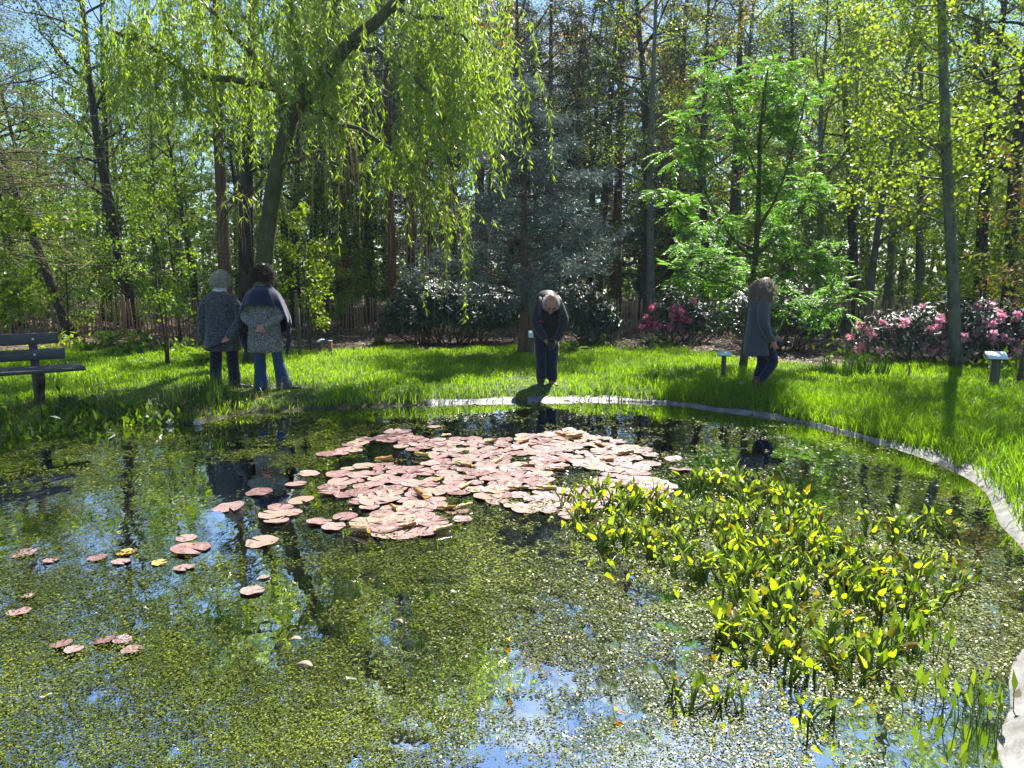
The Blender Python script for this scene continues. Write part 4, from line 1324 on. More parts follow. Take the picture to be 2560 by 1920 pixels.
# small stake, the stakes of the young tree, a leaning prop
def stake(dx, Y, h, r, label, wood='post_light', lean=(0, 0), name='wooden_stake'):
    mb = MB()
    tube(mb, [(0, 0, -.15), (lean[0] * .5, lean[1] * .5, h * .5), (lean[0], lean[1], h)], [r, r * .95, r * .9], 8)
    o = link(name, mb.mesh(name, M[wood], True), None, base_at(dx, Y))
    return tag(o, label, 'stake')
stake(1963, 11.4, .22, .016, 'short brown stake in the grass in front of the pink rhododendron')
stake(648, 14.3, .95, .035, 'upright tree stake behind the woman in the blue shawl', 'post_wood')
stake(2200, 10.9, 1.15, .045, 'grey prop leaning beside the sign by the rhododendron', 'post_wood', (.16, .05))
# young staked tree left of the tweed coat
wood, lf = broadleaf(411, 3.3, 0.02, 0.22, 14, .75, 3, 8, 0.075, .05, tint=.65, up=.2, aspect=.6)
t = make_tree('sapling', wood, lf, 'twig_dark', 'leaf_fresh', 'thin sapling tied to a reddish stake on the lawn between bench and tweed coat', loc=base_at(361, 12.9))
mb = MB(); tube(mb, [(.03, .01, -.15), (.03, .01, 1.2)], [.018, .016], 8); link('stake', mb.mesh('stake', M['bark_red'], True), t)
wood, lf = broadleaf(412, 2.9, 0.018, 0.2, 14, .7, 3, 8, 0.08, .06, tint=.6, up=.3, aspect=.7)
make_tree('sapling', wood, lf, 'twig_dark', 'leaf_yellow', 'pale leaved sapling behind the woman in the blue shawl', loc=base_at(672, 15.2))

# ------------------------------------------------------------------ ferns, clumps, reeds and flowers
def fern(name, loc, label, seed, n=11, L=.55, group=None, mat='fern', cat='fern'):
    rng = np.random.default_rng(seed)
    t = thing(name, loc, label, cat, group)
    for k in range(n):
        lf = MB()
        a = k * 2.4 + rng.normal(0, .3)
        el = rng.uniform(.7, 1.25)
        d = np.array((math.cos(a) * math.cos(el), math.sin(a) * math.cos(el), math.sin(el)))
        m_ = 15
        tt = np.linspace(.08, 1, m_)
        l_ = L * rng.uniform(.7, 1.15)
        rib = np.outer(tt * l_, d) + np.outer(-l_ * .42 * tt ** 2, (0, 0, 1)) + np.outer(l_ * .25 * tt ** 2, (d[0], d[1], 0))
        tube(lf, rib, np.linspace(.004, .001, m_), 3, .3, cap=False)
        sd = norm(np.cross(d, (0, 0, 1)))
        for sg in (-1, 1):
            leaves(lf, rib, norm(sd * sg + d * .35 + rng.normal(0, .06, (m_, 3))), np.repeat([(0, 0, 1.0)], m_, 0), l_ * .27 * np.sin(np.pi * (.12 + .86 * tt)) + .01, .035, np.clip(rng.normal(.5, .2, m_), 0, 1))
        link('frond', lf.mesh('frond', M[mat]), t)
    return t
fern('fern', base_at(440, 12.9), 'pale green fern beside the tweed coat', 501, 12, .50)
fern('fern', base_at(300, 15.9), 'spreading fern on the leaf litter behind the bench', 502, 12, .75)
fern('fern', base_at(235, 16.4), 'wide fern next to the paling fence behind the bench', 503, 12, .75)
fern('fern', base_at(1235, 15.2), 'small fern beside the legs of the stooping man', 504, 10, .42)
fern('fern', base_at(820, 16.0), 'fern at the foot of the big dark rhododendron', 505, 9, .42, mat='reed')

def leafy_clump(name, loc, label, seed, n, L, W, spread, mat, cat='plant', group=None, up=1.2):
    rng = np.random.default_rng(seed)
    t = thing(name, loc, label, cat, group)
    mb = MB()
    p = np.zeros((n, 3)); p[:, :2] = rng.normal(0, spread, (n, 2))
    p[:, 2] = np.abs(rng.normal(0, spread * .5, n))
    leaves(mb, p, rdir(rng, n, up), rdir(rng, n, .5), L * rng.uniform(.6, 1.2, n), W * rng.uniform(.7, 1.2, n), rng.random(n))
    link('foliage', mb.mesh('foliage', M[mat]), t)
    return t
for k, (dx, Y, L, n, mt, lb) in enumerate([(190, 15.2, .22, 60, 'leaf_fresh', 'broad leaved light green plant on the litter behind the bench'), (150, 16.0, .16, 90, 'leaf_yellow', 'low yellow green plant near the paling fence'),
        (310, 14.6, .16, 160, 'leaf_mid', 'bushy green plant at the litter edge behind the bench'), (390, 14.6, .13, 130, 'leaf_fresh', 'bushy bright plant near the staked sapling'), (1420, 15.6, .10, 160, 'leaf_mid', 'low dull green ground plant at the foot of the crimson rhododendron'),
        (1300, 16.0, .12, 110, 'leaf_mid', 'leafy ground plant under the smaller dark rhododendron'), (1860, 14.0, .14, 120, 'leaf_fresh', 'leafy green plant between the grey shrub and the pink rhododendron'),
        (2190, 11.6, .16, 130, 'leaf_fresh', 'leafy green plant behind the sign by the rhododendron')]):
    leafy_clump('leafy_plant', base_at(dx, Y), lb, 520 + k, n, L, L * .5, .28 if k else .10, mt)
# rush and grass tufts with upright narrow leaves
def tuft(name, loc, label, seed, n, h, r, mat, group=None, w=.012, cat='plant'):
    rng = np.random.default_rng(seed)
    mb = MB()
    a, q = rng.uniform(0, 6.28, n), r * np.sqrt(rng.random(n))
    blades(mb, q * np.cos(a), q * np.sin(a), np.full(n, -.02), h * rng.uniform(.6, 1.15, n), np.full(n, w), rng.uniform(.05, .55, n), rng.random(n), rng)
    o = link(name, mb.mesh(name, M[mat]), None, loc)
    return tag(o, label, cat, group)
for k, (dx, Y) in enumerate([(1790, 11.6), (1830, 11.4), (1868, 11.7), (1905, 11.5), (1850, 12.2)]):
    tuft('iris_plant', base_at(dx, Y), 'tuft of sword shaped iris leaves in front of the pink rhododendron', 540 + k, 34, .42, .10, 'reed', 'iris tufts in front of the pink rhododendron', .018)
for k, (dx, Y, h) in enumerate([(455, 9.1, .62), (425, 9.0, .5), (480, 9.3, .55), (395, 8.9, .4)]):
    tuft('rush_plant', base_at(dx, Y), 'tuft of tall dark rushes on the bank below the tweed coat', 550 + k, 60, h, .16, 'reed', 'rush tufts on the bank below the tweed coat', .008)
for k, (dx, dy) in enumerate([(300, 892), (340, 900), (270, 902), (240, 912), (180, 912), (120, 918), (60, 925), (215, 900), (20, 915), (150, 900)]):
    q = P(dx, dy, -.06)
    leafy_clump('bank_plant', (q[0], q[1], gz(q[0], q[1]) - .01), 'leafy green plant sprawling on the muddy bank below the bench', 560 + k, 70, .12, .05, .13, ('leaf_fresh', 'leaf_mid')[k % 2], 'plant', 'leafy plants on the bank below the bench')
# flowers: marigolds, white blossoms at the shore, a dandelion clock
def flower(name, loc, label, mat, n, L, h, seed, group=None):
    rng = np.random.default_rng(seed)
    t = thing(name, loc, label, 'flower', group)
    mb = MB()
    tube(mb, [(0, 0, -.03), (.01, 0, h * .6), (.015, .005, h)], .0025, 4)
    link('stem', mb.mesh('stem', M['reed']), t)
    mb = MB()
    leaves(mb, np.repeat([(.015, .005, h)], n, 0) + rng.normal(0, .004, (n, 3)), rdir(rng, n, .6), rdir(rng, n), L * rng.uniform(.8, 1.1, n), L * .6, rng.random(n))
    link('petals', mb.mesh('petals', M[mat]), t)
for k, (dx, dy) in enumerate([(375, 878), (390, 884), (383, 892), (398, 879), (445, 858), (440, 872)]):
    q = P(dx, dy, -.02)
    flower('marigold', (q[0], q[1], gz(q[0], q[1])), 'small orange yellow flower on the bank by the rushes', 'petal_yellow', 12, .028, .07, 580 + k, 'orange flowers by the rushes')
for k, (dx, dy) in enumerate([(365, 919), (423, 919)]):
    q = P(dx, dy, WATER)
    flower('white_blossom', (q[0], q[1], WATER), 'white blossom at the waterline below the rushes', 'petal_white', 40, .05, .03, 590 + k, 'white blossoms at the waterline')
q = base_at(1599, 10.05)
flower('dandelion', (q[0], q[1], q[2]), 'white dandelion clock in the grass at the walking woman\'s feet', 'petal_white', 160, .032, .12, 595)
# ------------------------------------------------------------------ water lilies
m, nt, b, out = new_mat('lily_pad')
tc = nt.nodes.new('ShaderNodeTexCoord'); oi = nt.nodes.new('ShaderNodeObjectInfo')
sep = nt.nodes.new('ShaderNodeSeparateXYZ'); nt.links.new(tc.outputs['Object'], sep.inputs['Vector'])
ang = nt.nodes.new('ShaderNodeMath'); ang.operation = 'ARCTAN2'; nt.links.new(sep.outputs['Y'], ang.inputs[0]); nt.links.new(sep.outputs['X'], ang.inputs[1])
ml_ = nt.nodes.new('ShaderNodeMath'); ml_.operation = 'MULTIPLY'; ml_.inputs[1].default_value = 14; nt.links.new(ang.outputs[0], ml_.inputs[0])
sn = nt.nodes.new('ShaderNodeMath'); sn.operation = 'COSINE'; nt.links.new(ml_.outputs[0], sn.inputs[0])
pw = nt.nodes.new('ShaderNodeMath'); pw.operation = 'POWER'; pw.inputs[1].default_value = 12
ab = nt.nodes.new('ShaderNodeMath'); ab.operation = 'MAXIMUM'; ab.inputs[1].default_value = 0; nt.links.new(sn.outputs[0], ab.inputs[0]); nt.links.new(ab.outputs[0], pw.inputs[0])
nz = nt.nodes.new('ShaderNodeTexNoise'); nz.inputs['Scale'].default_value = 22; nz.inputs['Detail'].default_value = 7; nt.links.new(tc.outputs['Object'], nz.inputs['Vector'])
add = nt.nodes.new('ShaderNodeMath'); add.operation = 'MULTIPLY_ADD'; add.inputs[1].default_value = .45; nt.links.new(oi.outputs['Random'], add.inputs[0]); nt.links.new(nz.outputs['Fac'], add.inputs[2])
r = ramp_node(nt, [(.40, (.10, .045, .042)), (.60, (.21, .115, .115)), (.78, (.31, .20, .195)), (.95, (.28, .21, .14))])
nt.links.new(add.outputs[0], r.inputs['Fac'])
mxv = nt.nodes.new('ShaderNodeMixRGB'); mxv.inputs['Color2'].default_value = (.42, .26, .16, 1)
vf = nt.nodes.new('ShaderNodeMath'); vf.operation = 'MULTIPLY'; vf.inputs[1].default_value = .5; nt.links.new(pw.outputs[0], vf.inputs[0]); nt.links.new(vf.outputs[0], mxv.inputs['Fac']); nt.links.new(r.outputs['Color'], mxv.inputs['Color1'])
nt.links.new(mxv.outputs['Color'], b.inputs['Base Color'])
b.inputs['Roughness'].default_value = .33
b.inputs['Specular IOR Level'].default_value = .85
bp = nt.nodes.new('ShaderNodeBump'); bp.inputs['Distance'].default_value = .012; bp.inputs['Strength'].default_value = .8
nt.links.new(nz.outputs['Fac'], bp.inputs['Height']); nt.links.new(bp.outputs['Normal'], b.inputs['Normal'])
M['lily_pad'] = m
m2 = m.copy(); m2.name = 'lily_underside'
for n_ in m2.node_tree.nodes:
    if n_.type == 'VALTORGB':
        e = n_.color_ramp.elements
        for k_, c_ in enumerate([(.20, .075, .012), (.34, .16, .02), (.46, .26, .03), (.40, .30, .06)]): e[k_].color = (*c_, 1)
M['lily_underside'] = m2

rl_ = np.random.default_rng(601)
def pad_mesh(seed, R=.11, curl=0.0, warp=.006, mat='lily_pad', notch=.28):
    """round pad with a slit, a slightly crimped rim and a raised edge; curl folds one side up"""
    rng = np.random.default_rng(seed)
    n, rings = 30, 4
    a = np.linspace(notch * .5, 2 * np.pi - notch * .5, n)
    rim = 1 + .035 * np.sin(a * 3 + rng.uniform(0, 6)) + .025 * np.sin(a * 7 + rng.uniform(0, 6)) + .012 * np.sin(a * 15)
    V = [(0, 0, .002)]
    for k in range(1, rings + 1):
        f = k / rings
        for i_, t in enumerate(a):
            rr_ = R * f * rim[i_]
            z = .002 + warp * f ** 2 * (1.0 + .9 * math.sin(t * 5 + seed) + .6 * math.sin(t * 2 + seed * 2))
            x, y = rr_ * math.cos(t), rr_ * math.sin(t)
            if curl:
                # roll the part beyond a line up and over
                s = y - R * (-.1)
                if s > 0:
                    r_ = R * .34 / max(curl, .3)
                    th = min(s / r_, 4.4)
                    y = R * -.1 + r_ * math.sin(th)
                    z += r_ * (1 - math.cos(th))
            V.append((x, y, max(z, .0015)))
    T = [(0, 1 + i_, 2 + i_) for i_ in range(n - 1)]
    Qd = []
    for k in range(rings - 1):
        for i_ in range(n - 1):
            q = 1 + k * n + i_
            Qd.append((q, q + n, q + n + 1, q + 1))
    mb = MB(); mb.add(V, Qd, T, .5)
    me = mb.mesh('lily_pad', M[mat], True)
    return me
PADS = [pad_mesh(k, warp=.0015 + .0012 * (k % 4)) for k in range(9)]
CURLS = [pad_mesh(20 + k, curl=1.5 + .3 * k, warp=.004, mat='lily_underside') for k in range(4)]
spots = []
def pad(x, y, s, me, label, group, z=0.0, rot=None, tilt=.02, name='lily_pad'):
    o = link(name, me, None, (x, y, WATER + .006 + z))
    o.rotation_euler = (rl_.normal(0, tilt), rl_.normal(0, tilt), rl_.uniform(0, 6.28) if rot is None else rot)
    o.scale = (s, s, s)
    tag(o, label, 'lily pad', group)
    spots.append((x, y))
    return o
PL, PG = 'flat pinkish brown lily pad in the dense raft on the pond', 'pink lily pads of the dense raft'
# outline of the raft, measured
raft = [(690, 985), (760, 960), (840, 935), (930, 922), (1010, 925), (1100, 935), (1180, 930), (1250, 935), (1320, 950), (1380, 965), (1420, 995), (1400, 1020), (1440, 1045), (1430, 1075),
        (1330, 1090), (1220, 1120), (1130, 1110), (1060, 1125), (1020, 1140), (900, 1165), (850, 1170), (800, 1140), (690, 1150), (640, 1150), (580, 1120), (600, 1085), (680, 1060), (620, 1045), (660, 1025), (740, 1010)]
RF = np.array([P(a_, b_, WATER)[:2] for a_, b_ in raft])
def in_poly(x, y, poly):
    c = False
    j = len(poly) - 1
    for i in range(len(poly)):
        if ((poly[i][1] > y) != (poly[j][1] > y)) and (x < (poly[j][0] - poly[i][0]) * (y - poly[i][1]) / (poly[j][1] - poly[i][1]) + poly[i][0]): c = not c
        j = i
    return c
lo, hi = RF.min(0), RF.max(0)
count = tries = 0
while count < 288 and tries < 40000:
    tries += 1
    x, y = rl_.uniform(lo[0], hi[0]), rl_.uniform(lo[1], hi[1])
    if not in_poly(x, y, RF): continue
    hole = fbm(np.array([x * 2.2 + 7]), np.array([y * 1.6]), 88, 2)[0]
    if y < 5.6 and hole < .41: continue
    if hole < .40: continue
    mind = .092 if tries < 12000 else .066
    if spots and min((x - a_) ** 2 + ((y - b_) * .8) ** 2 for a_, b_ in spots) < mind ** 2: continue
    s = rl_.uniform(.58, 1.1)
    part_ = 'on the side towards the stooping man' if y > 6.9 else ('beside the heart leaved plants' if x > .35 and y < 6.0 else ('in its middle' if y > 5.7 else 'on its ragged near end'))
    pad(x, y, s, PADS[rl_.integers(9)], 'flat pinkish brown lily pad of the raft, ' + part_, 'pink lily pads of the raft ' + part_, z=.0008 * (count % 6) + .0005, tilt=.012)
    count += 1
print('pads', count)
# pads with rims rolled up
CL, CG = 'ochre lily pad with its rim rolled up in the raft', 'rolled ochre lily pads of the raft'
for dx, dy in [(965, 945), (1135, 958), (1215, 945), (1240, 950), (955, 1040), (1120, 1062), (905, 1075), (965, 1105), (1005, 1100), (1140, 1010), (880, 1145), (960, 1150), (775, 1155), (850, 1105), (1000, 1010), (1080, 1000),
               (1310, 1000), (1350, 985), (1200, 1020), (1060, 960), (830, 1000), (910, 990), (1290, 965), (1010, 1055), (1180, 1062)]:
    q = P(dx, dy, WATER)
    pad(q[0], q[1], rl_.uniform(.55, .9), CURLS[rl_.integers(4)], CL, CG, z=.011, rot=rl_.normal(3.14, .6), tilt=.06)
# scattered pads, each on its own
for dx, dy, s, lb, z in [(560, 1065, .95, 'large lone lily pad nearest the reflection of the blue shawl', 0), (495, 1098, 1.05, 'pink lily pad with crimped rim floating ahead of the raft', 0), (412, 1187, 1.1, 'big pale veined lily pad out on the open water', 0),
                        (402, 1163, .6, 'small lily pad half tucked behind the big pale one', -.003), (565, 1172, .95, 'pale lily pad with speckled rim just off the raft', 0), (52, 1197, .65, 'lone lily pad drifting towards the bench side', 0),
                        (210, 1207, .5, 'reddish lily pad beside the yellow one', 0), (262, 1215, .5, 'dark red narrow lily pad next to the yellow one', 0), (398, 1228, .55, 'brown lily pad below the big pale one', 0), (110, 1212, .4, 'small wine red lily pad among weed', 0),
                        (545, 1278, .6, 'pinkish lily pad alone in the weed gap', 0), (570, 1248, .3, 'small red lily pad above the lone pink one', 0), (135, 1398, .42, 'dark red lily pad in the thick weed', .013), (160, 1412, .38, 'second dark red lily pad touching the first in the thick weed', .016),
                        (265, 1390, .38, 'glossy wine red lily pad in the thick weed', .015), (225, 1388, .45, 'submerged looking rusty lily pad in the thick weed', .007), (285, 1410, .42, 'rusty brown lily pad at the end of the thick weed group', .01),
                        (1455, 992, .75, 'pale oval lily pad drifting right of the raft', 0), (1470, 1015, .95, 'bright white shining lily pad right of the raft', 0), (690, 1128, .8, 'mauve lily pad at the tip of the raft tail', 0), (605, 1098, .85, 'mauve lily pad just off the tip of the raft tail', 0.002), (650, 1083, .9, 'pink lily pad overlapping its neighbour in the raft tail', .004), (668, 1024, .8, 'lily pad at the water side corner of the raft', 0), (640, 1047, .8, 'wine tinted lily pad between the raft and the lone pads', .002), (590, 1127, .6, 'small lily pad trailing the raft tail', 0), (630, 1110, .7, 'lily pad bridging the raft tail and the lone pads', .003), (720, 1140, .75, 'pad lying under its neighbours at the raft tail', .002), (745, 1118, .8, 'smooth lily pad at the weed side of the raft tail', .004), (1230, 930, .7, 'lily pad just behind the raft towards the stooping man', 0), (850, 932, .8, 'lily pad on dark water behind the raft', 0),
                        (60, 1290, .3, 'tiny folded red lily pad in the weed', .004), (40, 1325, .55, 'dark brown lily pad with lifted rim in the weed', .002)]:
    q = P(dx, dy, WATER)
    pad(q[0], q[1], s, PADS[rl_.integers(9)], lb, None, z=z, tilt=.05)
for dx, dy, s, lb in [(270, 1195, .5, 'yellow brown lily pad between red ones'), (345, 1217, .42, 'bright yellow torn lily pad among the red ones')]:
    q = P(dx, dy, WATER)
    pad(q[0], q[1], s, pad_mesh(40 + dx, mat='lily_underside', notch=.8), lb, None)

# ------------------------------------------------------------------ pickerel weed standing in the shallows
rk = np.random.default_rng(701)
def heart_leaf(seed):
    rng = np.random.default_rng(seed)
    # outline from base to tip, heart shaped, folded along the midrib
    t = np.array([0, .12, .3, .5, .7, .88, 1.0])
    w = np.array([.09, .21, .235, .20, .14, .06, .0])
    V, Qd, T = [], [], []
    bend = rng.uniform(.05, .3)
    for k in range(7):
        z = -bend * t[k] ** 2
        V += [(-w[k], t[k] - (.06 if k == 1 else 0), z + w[k] * .35), (0, t[k], z), (w[k], t[k] - (.06 if k == 1 else 0), z + w[k] * .35)]
    for k in range(6):
        a = k * 3
        Qd += [(a, a + 1, a + 4, a + 3), (a + 1, a + 2, a + 5, a + 4)]
    mb = MB(); mb.add(V, Qd, None, np.clip(rng.normal(.62, .22), 0, 1))
    return mb.mesh('leaf', M['pickerel'], True)
HEART = [heart_leaf(k) for k in range(14)]
def brown_leaf():
    mb = MB()
    mb.add([(-.15, 0, 0), (.15, 0, .05), (.2, .4, -.1), (.03, .9, -.25), (-.17, .45, .05)], None, [(0, 1, 2), (0, 2, 4), (4, 2, 3)], .02)
    return mb.mesh('leaf', M['pickerel'])
HEART_BROWN = brown_leaf()
STEMS = []
def stem_variant(seed):
    rng = np.random.default_rng(seed)
    mb = MB(); tips = []
    n = int(rng.integers(5, 9))
    for k in range(n):
        a = rng.uniform(0, 6.28)
        h = rng.uniform(.035, .125)
        o_ = rng.uniform(.03, .12)
        e = np.array((math.cos(a) * o_, math.sin(a) * o_, h))
        base = rng.normal(0, .018, 3) * (1, 1, 0) + np.array((0, 0, -.05))
        pts = np.array([base, base * .5 + e * .35 + (0, 0, .02), e * .8 + (0, 0, .015), e])
        tube(mb, pts, [.0075, .0065, .005, .0035], 5, tint=rng.uniform(.2, 1), cap=False)
        tips.append((e, a))
    return mb.mesh('stems', M['pickerel_stem'], True), tips
STEMS = [stem_variant(720 + k) for k in range(12)]
zone = [(1215, 1085), (1250, 1060), (1340, 1075), (1450, 1055), (1560, 1040), (1680, 1055), (1750, 1080), (1800, 1120), (1880, 1130), (1960, 1120), (2040, 1150), (2120, 1165), (2215, 1190), (2240, 1260), (2235, 1330), (2200, 1390), (2150, 1390), (2080, 1370),
        (2020, 1380), (1950, 1440), (1880, 1500), (1780, 1480), (1720, 1490), (1640, 1460), (1560, 1430), (1510, 1380), (1480, 1300), (1440, 1240), (1380, 1200), (1270, 1180), (1235, 1130)]
ZN = np.array([P(a_, b_, WATER)[:2] for a_, b_ in zone])
def pickerel(x, y, s, label, group=None):
    t = thing('pickerel_plant', (x, y, WATER), label, 'water plant', group, rk.uniform(0, 6.28), s)
    me, tips = STEMS[rk.integers(12)]
    link('stems', me, t)
    for e, a in tips:
        brown = rk.random() < .05
        o = link('leaf', HEART_BROWN if brown else HEART[rk.integers(14)], t, e)
        L = rk.uniform(.04, .08)
        o.scale = (L, L, L)
        o.rotation_euler = (rk.uniform(.55, 1.5), rk.normal(0, .3), a - math.pi / 2 + rk.normal(0, .5))
lo, hi = ZN.min(0), ZN.max(0)
pts_ = []
def plant_words(x, y):
    sd_ = shore_dist(np.array([x]), np.array([y]))[0]
    if sd_ > -.55: w = 'close to the pond liner'
    elif np.min(np.sum((RF - (x, y)) ** 2, 1)) < .6 ** 2: w = 'beside the lily raft'
    elif y > 5.0: w = 'on the dark water side of the bed'
    elif y < 3.9: w = 'on the sparkling weed side of the bed'
    else: w = 'in the middle of the bed'
    return 'water plant with yellow green heart shaped leaves ' + w, 'heart leaved water plants ' + w
tries = 0
while len(pts_) < 205 and tries < 20000:
    tries += 1
    x, y = rk.uniform(lo[0], hi[0]), rk.uniform(lo[1], hi[1])
    if not in_poly(x, y, ZN) or shore_dist(np.array([x]), np.array([y]))[0] > -.06: continue
    if fbm(np.array([x * 2.0]), np.array([y * 2.0]), 99, 2)[0] < .38: continue
    if pts_ and min((x - a_) ** 2 + (y - b_) ** 2 for a_, b_ in pts_) < .075 ** 2: continue
    pts_.append((x, y))
    pickerel(x, y, rk.uniform(.75, 1.15), *plant_words(x, y))
print('pickerel', len(pts_))
for dx, dy, lb in [(1453, 1500, 'lone water plant with one upright leaf by the open water'), (1490, 1540, 'small lone water plant standing in the sky reflection'), (1600, 1545, 'single stalked water plant at the edge of the weed'), (1740, 1560, 'thin water plant beyond the rest in sparkling weed'),
                   (1800, 1545, 'two stalked water plant beyond the rest in sparkling weed'), (1560, 1520, 'browning water plant at the front of the bed')]:
    q = P(dx, dy, WATER)
    pickerel(q[0], q[1], .8, lb)
# narrow leaved clumps
for k, (dx, dy, n, h) in enumerate([(1975, 1400, 44, .15), (2085, 1545, 30, .16)]):
    q = P(dx, dy, WATER)
    rng = np.random.default_rng(740 + k)
    t = thing('arrowhead_plant', (q[0], q[1], WATER), ('clump of narrow upright green leaves among the heart leaved plants', 'clump of narrow upright green leaves near the pond liner')[k], 'water plant')
    for i_ in range(n):
        mb = MB()
        b0 = rng.normal(0, .09, 3) * (1, .7, 0)
        hh = h * rng.uniform(.55, 1.1)
        top = b0 + np.array((rng.normal(0, .03), rng.normal(0, .03), hh))
        tube(mb, [b0 - (0, 0, .04), b0 * .4 + top * .6], [.003, .002], 4, .6, cap=False)
        leaves(mb, (b0 * .5 + top * .5)[None], (top - b0)[None], rdir(rng, 1), hh * .62, .026, rng.uniform(.4, .9))
        link('leaf', mb.mesh('leaf', M['leaf_fresh']), t)
# fallen leaves, petals and bits of stalk on the weed
rd = np.random.default_rng(760)
for k, (dx, dy, L, mt, lb) in enumerate([(655, 1452, .085, 'litter', 'curved pale dead leaf on the weed'), (760, 1475, .05, 'petal_white', 'white petal lying on the weed'), (1340, 1545, .055, 'petal_yellow', 'yellow leaf with a stalk on the sky reflection'), (1228, 1602, .05, 'petal_white', 'torn pale yellow leaf on the blue reflection'),
        (1105, 1503, .04, 'petal_yellow', 'small yellow leaf on the weed in the middle'), (100, 1513, .045, 'petal_white', 'pale scrap of leaf in the thick weed'), (320, 1322, .04, 'petal_white', 'white petal in the weed near the lily pads'), (185, 1710, .03, 'litter', 'brown leaf scrap in the weed'),
        (860, 1355, .05, 'litter', 'brown sliver of leaf in the weed'), (640, 1395, .07, 'litter', 'thin reddish stalk floating on the weed'), (1105, 1392, .05, 'petal_yellow', 'yellow sliver of leaf among the weed'), (980, 1290, .035, 'petal_white', 'white petal in the weed before the raft')]):
    q = P(dx, dy, WATER)
    mb = MB()
    n = 7
    t_ = np.linspace(0, 1, n)
    cx, cy2 = L * (t_ - .5), L * .35 * np.sin(t_ * 2.6)
    w = L * .16 * np.sin(np.pi * np.clip(t_ * .96 + .02, 0, 1)) + .001
    V = np.stack([np.stack([cx, cy2 - w, .004 + .01 * t_], 1), np.stack([cx, cy2 + w, .012 + .008 * np.sin(t_ * 5)], 1)], 1).reshape(-1, 3)
    mb.add(V, [(2 * i_, 2 * i_ + 2, 2 * i_ + 3, 2 * i_ + 1) for i_ in range(n - 1)], None, .9)
    o = link('fallen_leaf', mb.mesh('fallen_leaf', M[mt]), None, (q[0], q[1], WATER + .016))
    o.rotation_euler = (0, 0, rd.uniform(0, 6.28))
    o.modifiers.new('thick', 'SOLIDIFY').thickness = .0015
    tag(o, lb, 'leaf')
# ------------------------------------------------------------------ people
def cloth_mat(name, c1, c2, scale, rough=.9, lo=.35, hi=.65, sheen=.3, detail=3, bump=.004):
    m = noise_mat(name, c1, c2, scale, detail, rough, .15, bump, lo, hi)
    m.node_tree.nodes['Principled BSDF'].inputs['Sheen Weight'].default_value = sheen
    return m
M['skin'] = noise_mat('skin', (.30, .15, .10), (.42, .23, .165), (14, 14, 14), rough=.5, spec=.35)
M['skin_red'] = noise_mat('skin_red', (.40, .16, .12), (.52, .26, .20), (14, 14, 14), rough=.5, spec=.35)
M['tweed'] = cloth_mat('tweed', (.010, .012, .015), (.145, .152, .165), (34, 34, 140), lo=.40, hi=.66)
M['speckle'] = cloth_mat('speckle', (.035, .034, .028), (.30, .30, .26), (75, 75, 75), lo=.42, hi=.58)
M['shawl'] = cloth_mat('shawl', (.005, .008, .032), (.012, .018, .06), (60, 60, 60), sheen=.5)
M['denim_dark'] = cloth_mat('denim_dark', (.006, .008, .014), (.017, .021, .033), (80, 80, 40))
M['denim_blue'] = cloth_mat('denim_blue', (.013, .042, .085), (.032, .08, .145), (90, 90, 30))
M['denim_navy'] = cloth_mat('denim_navy', (.004, .007, .022), (.012, .018, .05), (90, 90, 30))
M['jacket'] = cloth_mat('jacket', (.008, .009, .014), (.018, .02, .028), (20, 20, 20), rough=.55, sheen=.2)
M['parka'] = cloth_mat('parka', (.034, .042, .055), (.062, .072, .09), (35, 35, 35), rough=.75)
M['shoe_black'] = noise_mat('shoe_black', (.012, .012, .014), (.03, .03, .034), rough=.35)
M['boot_brown'] = noise_mat('boot_brown', (.06, .025, .018), (.12, .055, .04), rough=.5)
M['boot_dark'] = noise_mat('boot_dark', (.03, .025, .022), (.07, .055, .045), rough=.6)
M['scarf_pale'] = cloth_mat('scarf_pale', (.40, .45, .46), (.62, .66, .66), (60, 60, 60))
def hair_mat(name, c1, c2):
    m = leaf_mat(name, [(0, c1), (1, c2)], .25, (1.1, 1.05, 1.0), rough=.4, spec=.5)
    return m
M['hair_white'] = hair_mat('hair_white', (.38, .33, .25), (.85, .80, .68))
M['hair_dark'] = hair_mat('hair_dark', (.022, .012, .010), (.09, .045, .03))
M['hair_grey'] = hair_mat('hair_grey', (.16, .125, .095), (.50, .42, .33))
M['hair_silver'] = hair_mat('hair_silver', (.62, .61, .58), (.88, .87, .85))
M['pack'] = noise_mat('pack', (.02, .022, .026), (.05, .052, .058), (30, 30, 30), rough=.6)
M['camera_black'] = noise_mat('camera_black', (.01, .01, .011), (.025, .025, .028), rough=.3)

